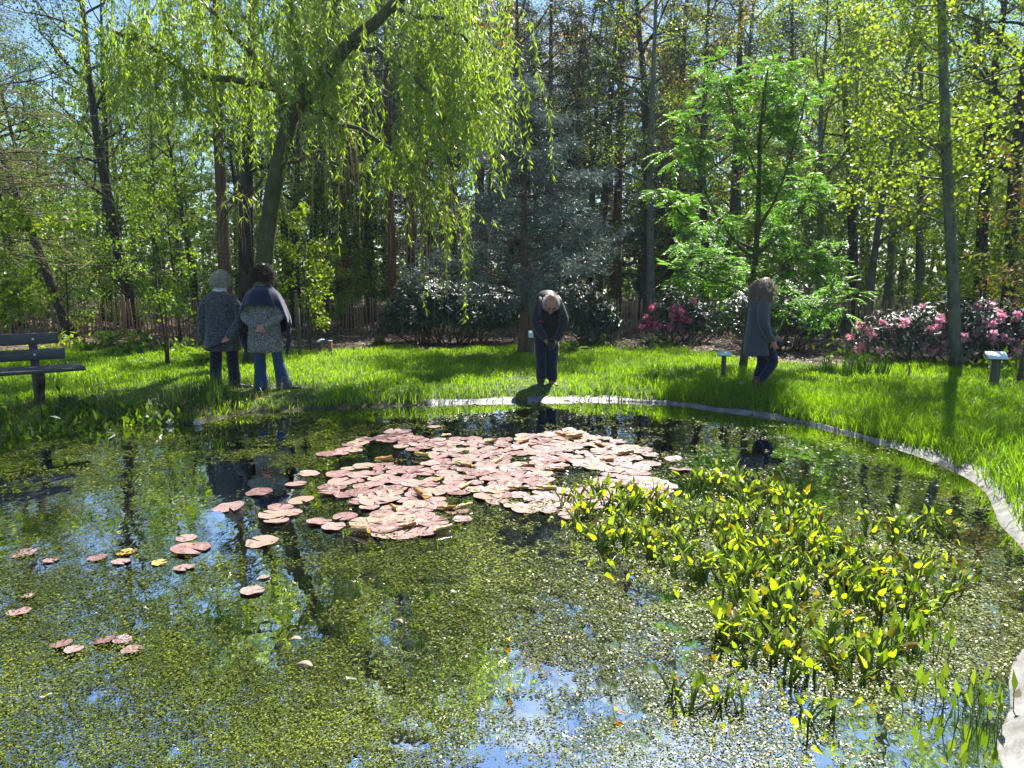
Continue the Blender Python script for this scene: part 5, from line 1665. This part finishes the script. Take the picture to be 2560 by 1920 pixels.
def loft(mb, pts, rad, side=(1, 0, 0), n=18, c0=1.0, c1=1.0):
    """closed body of elliptic rings: rad = (across, depth) pairs; ends are rounded"""
    pts = np.asarray(pts, float); rad = np.asarray(rad, float)
    if rad.ndim == 1: rad = np.stack([rad, rad], 1)
    # densify
    m_ = (len(pts) - 1) * 4 + 1
    t0, t1 = np.arange(len(pts)), np.linspace(0, len(pts) - 1, m_)
    def sm(a):
        out = np.zeros((m_, a.shape[1]))
        for k, t in enumerate(t1):
            i = min(int(t), len(a) - 2); f = t - i
            p0, p1, p2, p3 = a[max(i - 1, 0)], a[i], a[i + 1], a[min(i + 2, len(a) - 1)]
            out[k] = .5 * (2 * p1 + (p2 - p0) * f + (2 * p0 - 5 * p1 + 4 * p2 - p3) * f * f + (-p0 + 3 * p1 - 3 * p2 + p3) * f ** 3)
        return out
    c, r = sm(pts), np.maximum(sm(rad), .002)
    tan = norm(np.gradient(c, axis=0))
    # rounded caps
    add0 = [(c[0] - tan[0] * min(r[0]) * q * c0, r[0] * math.sqrt(max(0.0, 1 - q * q)) + 1e-4, tan[0]) for q in (.92, .6, .3)]
    add1 = [(c[-1] + tan[-1] * min(r[-1]) * q * c1, r[-1] * math.sqrt(max(0.0, 1 - q * q)) + 1e-4, tan[-1]) for q in (.3, .6, .92)]
    rings = add0 + [(c[k], r[k], tan[k]) for k in range(m_)] + add1
    a = np.linspace(0, 2 * np.pi, n, endpoint=False)
    V = []
    sd = np.asarray(side, float)
    for cc, rr_, tt in rings:
        s = norm(sd - tt * np.dot(sd, tt)); b = np.cross(tt, s)
        V.append(cc + np.outer(np.cos(a), s) * rr_[0] + np.outer(np.sin(a), b) * rr_[1])
    K = len(rings)
    V = np.concatenate(V + [np.array([rings[0][0], rings[-1][0]])])
    i, j = np.meshgrid(np.arange(K - 1), np.arange(n), indexing='ij'); j2 = (j + 1) % n
    Qd = np.stack([i * n + j, i * n + j2, (i + 1) * n + j2, (i + 1) * n + j], -1).reshape(-1, 4)
    T = [(K * n, (k + 1) % n, k) for k in range(n)] + [(K * n + 1, (K - 1) * n + k, (K - 1) * n + (k + 1) % n) for k in range(n)]
    mb.add(V, Qd, T, .5)

def fuse(mb, name, mat, parent, voxel=.009, smooth=4, folds=0.0, fold_freq=14):
    """one continuous skin over the lofted pieces"""
    me = mb.mesh(name + '_raw')
    o = bpy.data.objects.new(name + '_raw', me)
    COL.objects.link(o)
    r_ = o.modifiers.new('r', 'REMESH'); r_.mode = 'VOXEL'; r_.voxel_size = voxel
    s_ = o.modifiers.new('s', 'SMOOTH'); s_.factor = .5; s_.iterations = smooth
    dg = bpy.context.evaluated_depsgraph_get()
    out = bpy.data.meshes.new_from_object(o.evaluated_get(dg), depsgraph=dg)
    bpy.data.objects.remove(o)
    bpy.data.meshes.remove(me)
    if folds:
        n = len(out.vertices)
        co = np.empty(n * 3, np.float32); out.vertices.foreach_get('co', co); co = co.reshape(-1, 3)
        nr = np.empty(n * 3, np.float32); out.vertices.foreach_get('normal', nr); nr = nr.reshape(-1, 3)
        a_ = np.arctan2(co[:, 1], co[:, 0])
        h = fbm(a_ * 3.0 + 11, co[:, 2] * fold_freq * .35, 7, 3) + .7 * fbm(co[:, 0] * fold_freq * 1.3 + co[:, 2] * 3, co[:, 2] * fold_freq + co[:, 1] * 9, 13, 2) - .85
        co = co + nr * (h * folds)[:, None]
        out.vertices.foreach_set('co', co.astype(np.float32).ravel())
    out.name = name
    out.materials.clear(); out.materials.append(M[mat])
    out.polygons.foreach_set('use_smooth', np.ones(len(out.polygons), bool))
    out.update()
    return link(name, out, parent)

def hand(mb, w, d, palm_n, s=1.0, curl=.5, thumb=1):
    """palm and five fingers from the wrist w, pointing along d; palm_n is the palm's normal"""
    w, d, n_ = np.array(w, float), norm(d), norm(palm_n)
    side = norm(np.cross(d, n_))
    loft(mb, [w - d * .02, w + d * .03 * s, w + d * .085 * s], [(.026 * s, .02 * s), (.038 * s, .016 * s), (.040 * s, .013 * s)], side, 12)
    for k, (off, L) in enumerate(((-.030, .062), (-.010, .074), (.011, .078), (.031, .070))):
        p0 = w + d * .082 * s + side * off * s
        pts = [p0]
        dd = d.copy()
        for q, seg in enumerate((.42, .33, .25)):
            dd = norm(dd + n_ * curl * (.55 + .25 * q))
            pts.append(pts[-1] + dd * L * s * seg)
        loft(mb, pts, np.array((.0095, .009, .0085, .0075)) * s, side, 8)
    p0 = w + d * .025 * s + side * thumb * .034 * s
    d1 = norm(d * .7 + side * thumb * .7 + n_ * .3)
    loft(mb, [p0, p0 + d1 * .035 * s, p0 + norm(d1 + d * .4 + n_ * curl * .5) * .066 * s], np.array((.013, .0105, .0085)) * s, d, 8)

def curls(mb, rng, c, r, n, L, rad, curl_r=.012, gravity=.3, zmin=None, keep=None):
    """locks of curly hair growing out of an ellipsoid"""
    c, r = np.asarray(c, float), np.asarray(r, float)
    v = rdir(rng, n * 3, .15)
    if keep is not None: v = v[[bool(keep(q)) for q in v]]
    v = v[:n]
    for q in v:
        p0 = c + q * r * .9
        m_ = 8
        t = np.linspace(0, 1, m_)
        l_ = L * rng.uniform(.45, 1.55)
        e1 = norm(np.cross(q, rdir(rng, 1)[0])); e2 = np.cross(q, e1)
        ph, tw = rng.uniform(0, 6.28), rng.uniform(7, 12)
        cr = curl_r * rng.uniform(.6, 1.3)
        pts = p0 + np.outer(t * l_, q) * (1 - .45 * gravity) + np.outer(-gravity * l_ * t ** 1.5, (0, 0, 1)) + np.outer(np.cos(ph + tw * t) * cr, e1) + np.outer(np.sin(ph + tw * t) * cr, e2)
        if zmin is not None and pts[-1, 2] < zmin: continue
        tube(mb, pts, np.linspace(rad, rad * .4, m_), 3, np.clip(rng.normal(.5, .25), 0, 1), cap=False)

def head(mb, c, R, fwd, up=(0, 0, 1), s=1.0):
    """skull, jaw, nose, ears, brow and neck stub; c is the head's centre, fwd where the face looks"""
    c, f, u = np.array(c, float), norm(fwd), np.asarray(up, float)
    u = norm(u - f * np.dot(u, f)); sd = np.cross(f, u)
    E = lambda x, y, z: c + (sd * x + f * y + u * z) * s
    loft(mb, [E(0, -.012, .105), E(0, -.012, .07), E(0, -.006, .02), E(0, .006, -.04), E(0, .028, -.085), E(0, .045, -.112)],
         np.array([(.045, .055), (.072, .088), (.078, .098), (.068, .085), (.05, .058), (.026, .026)]) * s, sd, 18)
    loft(mb, [E(0, .085, .018), E(0, .105, -.015), E(0, .092, -.030)], np.array([.009, .015, .015]) * s, sd, 8)       # nose
    loft(mb, [E(-.045, .075, .03), E(0, .088, .034), E(.045, .075, .03)], np.array([.010, .012, .010]) * s, u, 8)     # brow
    loft(mb, [E(-.02, .086, -.062), E(0, .092, -.060), E(.02, .086, -.062)], np.array([.006, .009, .006]) * s, u, 8)  # lips
    for q in (-1, 1):
        loft(mb, [E(q * .077, -.012, .022), E(q * .084, -.016, 0), E(q * .077, -.006, -.028)], np.array([(.008, .014), (.010, .018), (.007, .01)]) * s, sd, 8)
    return E

def eyes(E, s, parent):
    for q in (-1, 1):
        mb = MB()
        c = E(q * .032, .078, .008)
        loft(mb, [c - np.array((0, 0, .003)), c + np.array((0, 0, .003))], [.011 * s, .011 * s], (1, 0, 0), 10)
        link('eye', mb.mesh('eye', M['camera_black'], True), parent)

def shoe(mb, heel, d, L=.27, h=.075, w=.045):
    heel, d = np.array(heel, float), norm(d)
    sd = norm(np.cross(d, (0, 0, 1)))
    u = np.array((0, 0, 1.0))
    loft(mb, [heel + u * h * .55, heel + d * L * .22 + u * h * .58, heel + d * L * .5 + u * h * .45, heel + d * L * .78 + u * h * .36, heel + d * L * .94 + u * h * .3],
         [(w * .78, h * .52), (w * .8, h * .55), (w * .86, h * .42), (w, h * .33), (w * .72, h * .24)], sd, 14)

def person(loc, label, rz, s):
    t = thing('person', loc, label, 'person', None, rz, s)
    return t
Z = lambda dx, dy, Y: base_at(dx, Y)

# --- 1: tweed coat, pale curly hair, seen from behind (local +y = the way the body faces)
rh = np.random.default_rng(801)
t = person(base_at(487, 10.35), 'person in a long grey tweed coat with pale curly hair seen from behind', math.radians(4), 1.0)
mb = MB()
hc = np.array((.035, .03, 1.475))
E = head(mb, hc, .1, (.42, .8, -.30))
loft(mb, [(0, 0, 1.25), (.01, .0, 1.33), (.025, .012, 1.42)], [(.075, .065), (.056, .058), (.056, .058)])
loft(mb, [(0, 0, .84), (0, 0, 1.0), (0, 0, 1.18), (0, -.01, 1.29)], [(.16, .11), (.14, .10), (.17, .11), (.13, .08)])
for q, foot, knee in ((-1, (-.115, -.02, .05), (-.105, .02, .47)), (1, (.135, .0, .05), (.115, .02, .47))):
    loft(mb, [(q * .085, 0, .86), knee, foot], [.085, .056, .042])
    loft(mb, [np.array(foot), np.array(foot) + (q * .02, .1, -.02)], [.035, .03])
LW, RW = np.array((-.262, .06, .70)), np.array((.145, -.175, .73))
loft(mb, [(-.145, -.01, 1.24), (-.25, -.01, 1.0), LW], [.045, .04, .03])
loft(mb, [(.145, -.01, 1.24), (.265, -.06, .99), RW], [.045, .04, .03])
hand(mb, LW, (.05, .12, -1), (1, .1, 0), 1.0, .55, 1)
hand(mb, RW, (-.75, .0, -.45), (-.1, .8, -.5), 1.0, .55, -1)
fuse(mb, 'body', 'skin_red', t, .0075, 3)
mb = MB()
loft(mb, [(0, .0, .545), (0, 0, .72), (0, 0, .92), (0, 0, 1.08), (0, -.012, 1.22), (0, -.012, 1.30), (.005, 0, 1.35)], [(.245, .17), (.232, .165), (.215, .155), (.212, .15), (.205, .14), (.16, .105), (.085, .08)], n=28, c0=.06)
loft(mb, [(-.165, -.01, 1.245), (-.235, -.01, 1.10), (-.26, .0, .92), (-.262, .045, .76)], [(.066, .08), (.072, .078), (.064, .07), (.062, .066)])
loft(mb, [(.165, -.01, 1.245), (.24, -.04, 1.12), (.272, -.075, .98), (.175, -.165, .78)], [(.066, .08), (.072, .078), (.066, .07), (.06, .062)])
coat = fuse(mb, 'coat', 'tweed', t, .011, 4, .014)
mb = MB()
loft(mb, [(-.262, .048, .80), (-.262, .052, .735)], [.071, .071]); me_c = link('cuff', mb.mesh('cuff', M['tweed'], True), coat)
mb = MB()
loft(mb, [(.195, -.145, .825), (.165, -.172, .765)], [.068, .068]); link('cuff', mb.mesh('cuff', M['tweed'], True), coat)
mb = MB(); loft(mb, [(0, -.178, .55), (0, -.176, .72), (0, -.165, .80)], [(.004, .002), (.005, .003), (.003, .002)]); link('back_vent', mb.mesh('back_vent', M['shoe_black'], True), coat)
mb = MB()
loft(mb, [(-.085, .0, .88), (-.10, .01, .66), (-.108, .02, .47), (-.115, -.01, .25), (-.115, -.02, .06)], [.105, .092, .082, .078, .082], c1=.1)
loft(mb, [(.085, .0, .88), (.105, .01, .66), (.115, .02, .47), (.13, .0, .25), (.135, .0, .06)], [.105, .092, .082, .078, .082], c1=.1)
fuse(mb, 'trousers', 'denim_dark', t, .011, 3, .012, 16)
for hl, d in (((-.12, -.06, 0), (-.15, 1, 0)), ((.13, -.04, 0), (.93, .35, 0))):
    mb = MB(); shoe(mb, hl, d); link('shoe', mb.mesh('shoe', M['shoe_black'], True), t)
mb = MB()
loft(mb, [(.0, -.005, 1.335), (.012, .0, 1.375), (.02, .005, 1.40)], [(.10, .095), (.086, .084), (.078, .078)]); fuse(mb, 'scarf', 'scarf_pale', t, .009, 2, .01)
mb = MB()
loft(mb, [hc + (-.01, -.02, -.045), hc + (-.012, -.025, .02), hc + (-.01, -.022, .08)], [(.078, .085), (.094, .106), (.06, .07)])
curls(mb, rh, hc + (-.012, -.022, .015), (.086, .098, .098), 900, .065, .0035, .018, .15, zmin=1.39, keep=lambda q: q[0] * .42 + q[1] * .8 < .42)
link('hair', mb.mesh('hair', M['hair_white']), t)
# the red thing in the left hand
mb = MB(); box(mb, (0, 0, 0), (.03, .055, .07), rz=.3, bev=.012)
M['red_case'] = noise_mat('red_case', (.45, .02, .05), (.6, .05, .08), rough=.35)
wl_loc = Matrix.Rotation(math.radians(4), 4, 'Z') @ Vector((-.255, .10, .63))
pb = np.array(base_at(487, 10.35))
tag(link('red_case', mb.mesh('red_case', M['red_case']), None, pb + np.array(wl_loc)), 'small red case held in the hand of the person in tweed', 'case')
# the dark strap hanging behind the coat
mb = MB()
tube(mb, [(.10, -.215, .665), (.0, -.225, .635), (-.10, -.222, .60), (-.19, -.20, .575)], [(.028, .012), (.03, .014), (.028, .012), (.016, .008)], 8)
o = link('folded_umbrella', mb.mesh('folded_umbrella', M['camera_black'], True), None, pb); o.rotation_euler = (0, 0, math.radians(4))
tag(o, 'folded dark umbrella held behind the tweed coat', 'umbrella')

# --- 2: blue shawl, speckled coat, flared jeans, seen from behind
rh = np.random.default_rng(802)
t = person(base_at(578, 10.25), 'person in a navy blue shawl and speckled coat with hands clasped behind the back', math.radians(2), 1.0)
mb = MB()
hc = np.array((0, .04, 1.575))
head(mb, hc, .1, (0, .95, -.25))
loft(mb, [(0, 0, 1.33), (0, .005, 1.42), (0, .02, 1.50)], [(.08, .07), (.055, .056), (.055, .056)])
loft(mb, [(0, 0, .88), (0, 0, 1.05), (0, 0, 1.25), (0, -.01, 1.37)], [(.17, .12), (.145, .105), (.155, .105), (.12, .08)])
for q, hip, knee, foot in ((-1, -.09, (-.085, .0, .48), (-.075, -.02, .05)), (1, .09, (.155, .0, .48), (.225, .0, .05))):
    loft(mb, [(hip, 0, .9), knee, foot], [.09, .06, .042]); loft(mb, [np.array(foot), np.array(foot) + (q * .01, .1, -.02)], [.035, .03])
LW, RW = np.array((-.055, -.205, .895)), np.array((.06, -.21, .885))
loft(mb, [(-.13, -.01, 1.32), (-.24, -.055, 1.06), LW], [.042, .038, .03]); loft(mb, [(.13, -.01, 1.32), (.24, -.055, 1.06), RW], [.042, .038, .03])
hand(mb, LW, (.6, -.12, -.35), (.1, .9, .2), .95, .5, 1)
hand(mb, RW, (-.62, -.05, -.15), (.1, .9, -.3), .95, .55, -1)
fuse(mb, 'body', 'skin_red', t, .0075, 3)
mb = MB()
loft(mb, [(0, 0, .545), (0, 0, .70), (0, 0, .90), (0, 0, 1.08), (0, -.01, 1.28), (0, -.01, 1.37), (0, 0, 1.42)], [(.245, .18), (.232, .172), (.21, .16), (.195, .145), (.175, .13), (.125, .095), (.08, .075)], n=28, c0=.06)
loft(mb, [(-.135, -.01, 1.32), (-.19, -.03, 1.20), (-.245, -.06, 1.05), (-.165, -.15, .965), (-.075, -.20, .905)], [(.058, .07), (.06, .065), (.058, .06), (.054, .056), (.047, .05)])
loft(mb, [(.135, -.01, 1.32), (.19, -.03, 1.20), (.245, -.06, 1.05), (.165, -.155, .96), (.08, -.205, .895)], [(.058, .07), (.06, .065), (.058, .06), (.054, .056), (.047, .05)])
fuse(mb, 'coat', 'speckle', t, .011, 4, .012)
# shawl: a wide sheet from the neck over both shoulders, short at the back, long at the sides
na, nt_ = 72, 16
V = []
for i_ in range(na):
    a = -math.pi + 2 * math.pi * i_ / (na - 1)
    sa, ca = math.sin(a), math.cos(a)              # a = 0 is the back (-y)
    hem = 1.18 - .27 * float(sstep(.75, 1.45, abs(a))) - .12 * float(sstep(1.6, 2.2, abs(a)))
    hem += .012 * math.sin(a * 9)
    for k in range(nt_):
        u = k / (nt_ - 1)
        z = 1.475 + (hem - 1.475) * u
        prof_x = np.interp(z, [.7, .85, 1.0, 1.15, 1.25, 1.33, 1.38, 1.42, 1.475], [.29, .345, .345, .300, .262, .222, .178, .118, .092])
        prof_y = np.interp(z, [.7, .85, 1.0, 1.15, 1.25, 1.33, 1.38, 1.42, 1.475], [.21, .225, .225, .22, .205, .185, .155, .112, .092])
        fold = 1 + .035 * u * math.sin(a * 11 + 1.3) + .02 * u * math.sin(a * 23)
        V.append((sa * prof_x * fold, -ca * prof_y * fold - .005 + .02 * (z > 1.4), z))
Qd = [(i_ * nt_ + k, (i_ + 1) * nt_ + k, (i_ + 1) * nt_ + k + 1, i_ * nt_ + k + 1) for i_ in range(na - 1) for k in range(nt_ - 1)]
mb = MB(); mb.add(V, Qd, None, .5)
sh = link('shawl', mb.mesh('shawl', M['shawl'], True), t)
md = sh.modifiers.new('thick', 'SOLIDIFY'); md.thickness = .012; md.offset = 1
for q in (-1, 1):
    mb = MB()
    for k in range(16):
        a = q * (1.5 + .045 * k)
        p0 = np.array((math.sin(a) * .345, -math.cos(a) * .21, .84 - .006 * k))
        e = p0 + np.array((-q * rh.uniform(.05, .09), rh.normal(0, .02), -rh.uniform(.20, .34)))
        tube(mb, [p0 + (0, 0, .03), p0 * .5 + e * .5 + (q * .012, 0, 0), e], [.012, .009, .004], 5, cap=False)
    link('fringe', mb.mesh('fringe', M['shawl']), sh)
mb = MB()
loft(mb, [(0, .0, 1.44), (0, .008, 1.475), (0, .012, 1.50)], [(.098, .095), (.09, .088), (.082, .08)]); fuse(mb, 'collar', 'speckle', t, .009, 2)
mb = MB()
loft(mb, [(-.09, .0, .92), (-.088, .005, .70), (-.085, .0, .48), (-.08, -.01, .25), (-.075, -.01, .035)], [(.108, .11), (.09, .092), (.072, .076), (.085, .09), (.105, .125)], c1=.1)
loft(mb, [(.09, .0, .92), (.12, .005, .70), (.155, .0, .48), (.195, .0, .25), (.232, .01, .035)], [(.108, .11), (.09, .092), (.072, .076), (.085, .09), (.105, .125)], c1=.1)
fuse(mb, 'jeans', 'denim_blue', t, .011, 3, .012, 16)
for hl, d in (((-.08, -.04, 0), (-.1, 1, 0)), ((.225, -.03, 0), (.8, .6, 0))):
    mb = MB(); shoe(mb, hl, d, .25); link('shoe', mb.mesh('shoe', M['shoe_black'], True), t)
mb = MB()
loft(mb, [hc + (0, -.02, -.06), hc + (0, -.022, .02), hc + (0, -.018, .09)], [(.098, .10), (.118, .12), (.075, .08)])
curls(mb, rh, hc + (0, -.02, .0), (.122, .125, .125), 1000, .075, .0035, .017, .3, zmin=1.44, keep=lambda q: q[1] < .6)
link('hair', mb.mesh('hair', M['hair_dark']), t)

# --- 3: man stooping over the water, facing it, holding a camera
rh = np.random.default_rng(803)
t = person(base_at(1180, 10.75), 'stooping man in a dark jacket with rucksack holding a camera by his knees', math.radians(180 + 4), 1.0)
# local +y points to the pond
mb = MB()
hc = np.array((.0, .50, 1.195))
E = head(mb, hc, .1, (0, .62, -.62), (0, .5, .75), 1.04)
loft(mb, [(0, .33, 1.16), (0, .41, 1.17), (0, .47, 1.18)], [(.075, .065), (.06, .06), (.06, .06)])
loft(mb, [(0, -.06, .86), (0, .03, .98), (0, .19, 1.10), (0, .34, 1.17)], [(.16, .11), (.15, .115), (.175, .12), (.14, .09)])
for q in (-1, 1):
    loft(mb, [(q * .085, -.07, .88), (q * .085, .03, .47), (q * .085 - .01, -.03 + .03 * q, .06)], [.09, .062, .045]); loft(mb, [(q * .085, -.03, .05), (q * .09, .1, .03)], [.035, .03])
LW, RW = np.array((-.085, .47, .70)), np.array((.08, .47, .71))
loft(mb, [(-.15, .32, 1.14), (-.185, .39, .90), LW], [.048, .042, .032]); loft(mb, [(.15, .32, 1.14), (.18, .39, .90), RW], [.048, .042, .032])
hand(mb, LW, (.38, .18, -.85), (.9, -.2, .3), 1.05, .5, 1)
hand(mb, RW, (-.55, .2, -.75), (-.9, -.2, .3), 1.05, .5, -1)
bd = fuse(mb, 'body', 'skin', t, .0075, 3)
eyes(E, 1.04, t)
mb = MB()
loft(mb, [(0, -.09, .80), (0, -.05, .93), (0, .06, 1.04), (0, .19, 1.12), (0, .32, 1.165), (0, .385, 1.175)], [(.18, .15), (.185, .16), (.19, .16), (.19, .15), (.165, .12), (.09, .085)], n=26)
loft(mb, [(-.145, .31, 1.145), (-.19, .36, 1.01), (-.185, .40, .88), (-.095, .465, .725)], [(.072, .08), (.066, .07), (.06, .062), (.048, .048)])
loft(mb, [(.145, .31, 1.145), (.185, .36, 1.01), (.18, .40, .88), (.09, .465, .735)], [(.072, .08), (.066, .07), (.06, .062), (.048, .048)])
loft(mb, [(0, .26, 1.02), (0, .20, .88), (0, .14, .78)], [(.16, .09), (.165, .10), (.17, .11)], n=22)
jk = fuse(mb, 'jacket', 'jacket', t, .011, 3, .022, 12)
mb = MB(); loft(mb, [(.115, .49, .955), (.15, .475, .965)], [.006, .006]); link('logo_tab', mb.mesh('logo_tab', M['red_case'], True), jk)
mb = MB()
loft(mb, [(-.09, -.08, .90), (-.09, -.02, .68), (-.09, .04, .47), (-.085, -.01, .25), (-.09, -.02, .09)], [.108, .094, .08, .076, .076], c1=.1)
loft(mb, [(.09, -.08, .90), (.088, -.02, .68), (.085, .04, .47), (.075, .02, .25), (.075, .03, .10)], [.108, .094, .08, .076, .076], c1=.1)
fuse(mb, 'jeans', 'denim_navy', t, .011, 3, .016, 16)
for hl, d in (((-.095, -.09, 0), (-.1, 1, 0)), ((.08, -.04, 0), (.08, 1, 0))):
    mb = MB(); shoe(mb, hl, d, .28, .08, .05); loft(mb, [np.array(hl) + (0, .04, .06), np.array(hl) + (0, .035, .15)], [.056, .058]); fuse(mb, 'boot', 'boot_dark', t, .009, 2)
mb = MB()
curls(mb, rh, hc + (0, -.012, .016), (.094, .112, .118), 1300, .034, .0035, .004, .3, keep=lambda q: q[1] * .7 - q[2] * .7 < .22)
link('hair', mb.mesh('hair', M['hair_silver']), t)
# the rucksack rides on his back: a thing of its own
pm = np.array(base_at(1180, 10.75))
rk_ = thing('rucksack', pm, 'dark rucksack on the back of the stooping man', 'rucksack', rz=math.radians(184))
mb = MB()
loft(mb, [(.02, .0, 1.17), (.02, .10, 1.235), (.02, .24, 1.285), (.02, .34, 1.285)], [(.13, .08), (.15, .10), (.145, .095), (.10, .06)], n=20); fuse(mb, 'bag', 'pack', rk_, .012, 3, .012)
for q in (-1, 1):
    mb = MB(); tube(mb, [(q * .11, .30, 1.30), (q * .135, .40, 1.255), (q * .145, .455, 1.15), (q * .15, .42, 1.03), (q * .17, .30, .95)], [(.028, .01)] * 5, 8); link('strap', mb.mesh('strap', M['pack'], True), rk_)
cm = thing('camera', pm, 'compact black camera in the hands of the stooping man', 'camera', rz=math.radians(184))
mb = MB(); box(mb, (0, .53, .645), (.105, .05, .065), bev=.008, rx=-.5); link('camera_body', mb.mesh('camera_body', M['camera_black']), cm)
mb = MB(); tube(mb, [(0, .545, .63), (0, .575, .60), (0, .578, .597)], [.026, .025, .018], 14); link('lens', mb.mesh('lens', M['camera_black'], True), cm)

# --- 4: woman walking along the far bank towards the rhododendron
rh = np.random.default_rng(804)
t = person(base_at(1634, 9.85), 'person with big curly grey brown hair walking in a long blue grey coat', math.radians(-86), 0.90)
mb = MB()
hc = np.array((0, .075, 1.565))
E = head(mb, hc, .1, (-.12, 1, -.1))
loft(mb, [(0, 0, 1.33), (0, .015, 1.42), (0, .05, 1.50)], [(.08, .07), (.055, .056), (.055, .056)])
loft(mb, [(0, -.01, .88), (0, -.01, 1.05), (0, 0, 1.25), (0, -.01, 1.37)], [(.17, .12), (.145, .105), (.175, .115), (.14, .085)])
KN = {1: (.075, .19, .50), -1: (-.08, .10, .49)}
FT = {1: (.075, -.03, .10), -1: (-.08, .02, .07)}
for q in (-1, 1):
    loft(mb, [(q * .085, -.01, .9), KN[q], FT[q]], [.09, .06, .042]); loft(mb, [np.array(FT[q]), np.array(FT[q]) + (0, .1, -.03)], [.035, .03])
RW, LW = np.array((.225, .105, .80)), np.array((-.19, .30, .86))
loft(mb, [(.15, -.01, 1.31), (.25, -.055, 1.09), RW], [.045, .04, .03]); loft(mb, [(-.15, -.01, 1.31), (-.24, .05, 1.08), LW], [.05, .042, .03])
hand(mb, RW, (-.05, .55, -.75), (-.9, .0, .1), .95, .5, -1)
hand(mb, LW, (.1, .7, -.5), (.9, 0, .1), .95, .6, 1)
fuse(mb, 'body', 'skin', t, .0075, 3)
eyes(E, 1.0, t)
mb = MB()
loft(mb, [(0, -.03, .60), (0, -.03, .72), (0, -.025, .92), (0, -.02, 1.08), (0, -.02, 1.26), (0, -.02, 1.36), (0, .0, 1.43)], [(.22, .185), (.215, .18), (.205, .165), (.20, .155), (.205, .15), (.16, .12), (.09, .09)], n=28, c0=.06)
loft(mb, [(.17, -.02, 1.32), (.235, -.05, 1.20), (.255, -.06, 1.08), (.235, .03, .91), (.225, .085, .835)], [(.08, .085), (.078, .082), (.07, .072), (.06, .062), (.055, .056)])
loft(mb, [(-.19, -.02, 1.34), (-.24, .02, 1.20), (-.245, .07, 1.07), (-.19, .30, .88)], [(.08, .085), (.076, .08), (.068, .07), (.055, .056)])
ct = fuse(mb, 'coat', 'parka', t, .011, 4, .014)
mb = MB(); loft(mb, [(0, -.03, 1.38), (0, -.03, 1.43), (.0, -.015, 1.47)], [(.125, .105), (.115, .10), (.10, .085)]); fuse(mb, 'hood', 'parka', t, .010, 3, .012)
mb = MB(); loft(mb, [(0, .16, .62), (0, .15, .95), (0, .135, 1.20), (0, .105, 1.38)], [(.012, .006)] * 4); link('zip', mb.mesh('zip', M['denim_dark'], True), ct)
mb = MB(); loft(mb, [(.01, .085, 1.36), (.01, .095, 1.44)], [(.045, .03), (.055, .03)]); link('scarf', mb.mesh('scarf', M['scarf_pale'], True), t)
mb = MB()
loft(mb, [(.085, -.01, .92), (.08, .10, .70), KN[1], (.075, .08, .30), (.075, -.02, .13)], [.108, .094, .078, .066, .056])
loft(mb, [(-.085, -.01, .92), (-.08, .06, .70), KN[-1], (-.08, .05, .30), (-.08, .02, .12)], [.108, .094, .078, .066, .056])
fuse(mb, 'jeans', 'denim_navy', t, .011, 3, .010, 16)
for hl, d, dz in (((.075, -.10, .03), (0, 1, -.32), .0), ((-.08, -.04, 0), (0, 1, 0), 0)):
    mb = MB(); shoe(mb, hl, d, .26, .09, .05); hh = np.array(hl); loft(mb, [hh + (0, .05, .07), hh + (0, .06, .17), hh + (0, .06, .20)], [.055, .06, .058]); fuse(mb, 'boot', 'boot_brown', t, .009, 2)
mb = MB()
loft(mb, [hc + (0, -.065, -.12), hc + (0, -.045, -.04), hc + (0, -.03, .04), hc + (0, -.02, .09)], [(.095, .09), (.11, .11), (.10, .105), (.06, .07)])
curls(mb, rh, hc + (0, -.05, -.03), (.135, .13, .145), 1500, .115, .0033, .024, .55, zmin=1.24, keep=lambda q: q[1] < .72)
link('hair', mb.mesh('hair', M['hair_grey']), t)
pw_ = np.array(base_at(1634, 9.85))
cw = thing('camera', pw_, 'black camera with a long lens carried by the walking person', 'camera', rz=math.radians(-86), scale=.9)
mb = MB(); box(mb, (-.165, .395, .735), (.07, .10, .08), bev=.01); link('camera_body', mb.mesh('camera_body', M['camera_black']), cw)
mb = MB(); tube(mb, [(-.165, .44, .735), (-.165, .53, .73), (-.165, .56, .73)], [.034, .038, .038], 14); link('lens', mb.mesh('lens', M['camera_black'], True), cw)

# ------------------------------------------------------------------ haze volume, added to soften contrast like a faint lens veil
mb = MB(); box(mb, (0, 38, 9.5), (240, 110, 23))
m = bpy.data.materials.new('haze'); m.use_nodes = True
nt = m.node_tree; nt.nodes.clear()
o_ = nt.nodes.new('ShaderNodeOutputMaterial'); v_ = nt.nodes.new('ShaderNodeVolumePrincipled')
v_.inputs['Color'].default_value = (.75, .87, 1, 1); v_.inputs['Density'].default_value = .0005; v_.inputs['Anisotropy'].default_value = .5
nt.links.new(v_.outputs['Volume'], o_.inputs['Volume'])
tag(link('haze', mb.mesh('haze', m)), 'thin haze added over pond and wood, standing in for a faint lens veil', 'haze', kind='stuff')
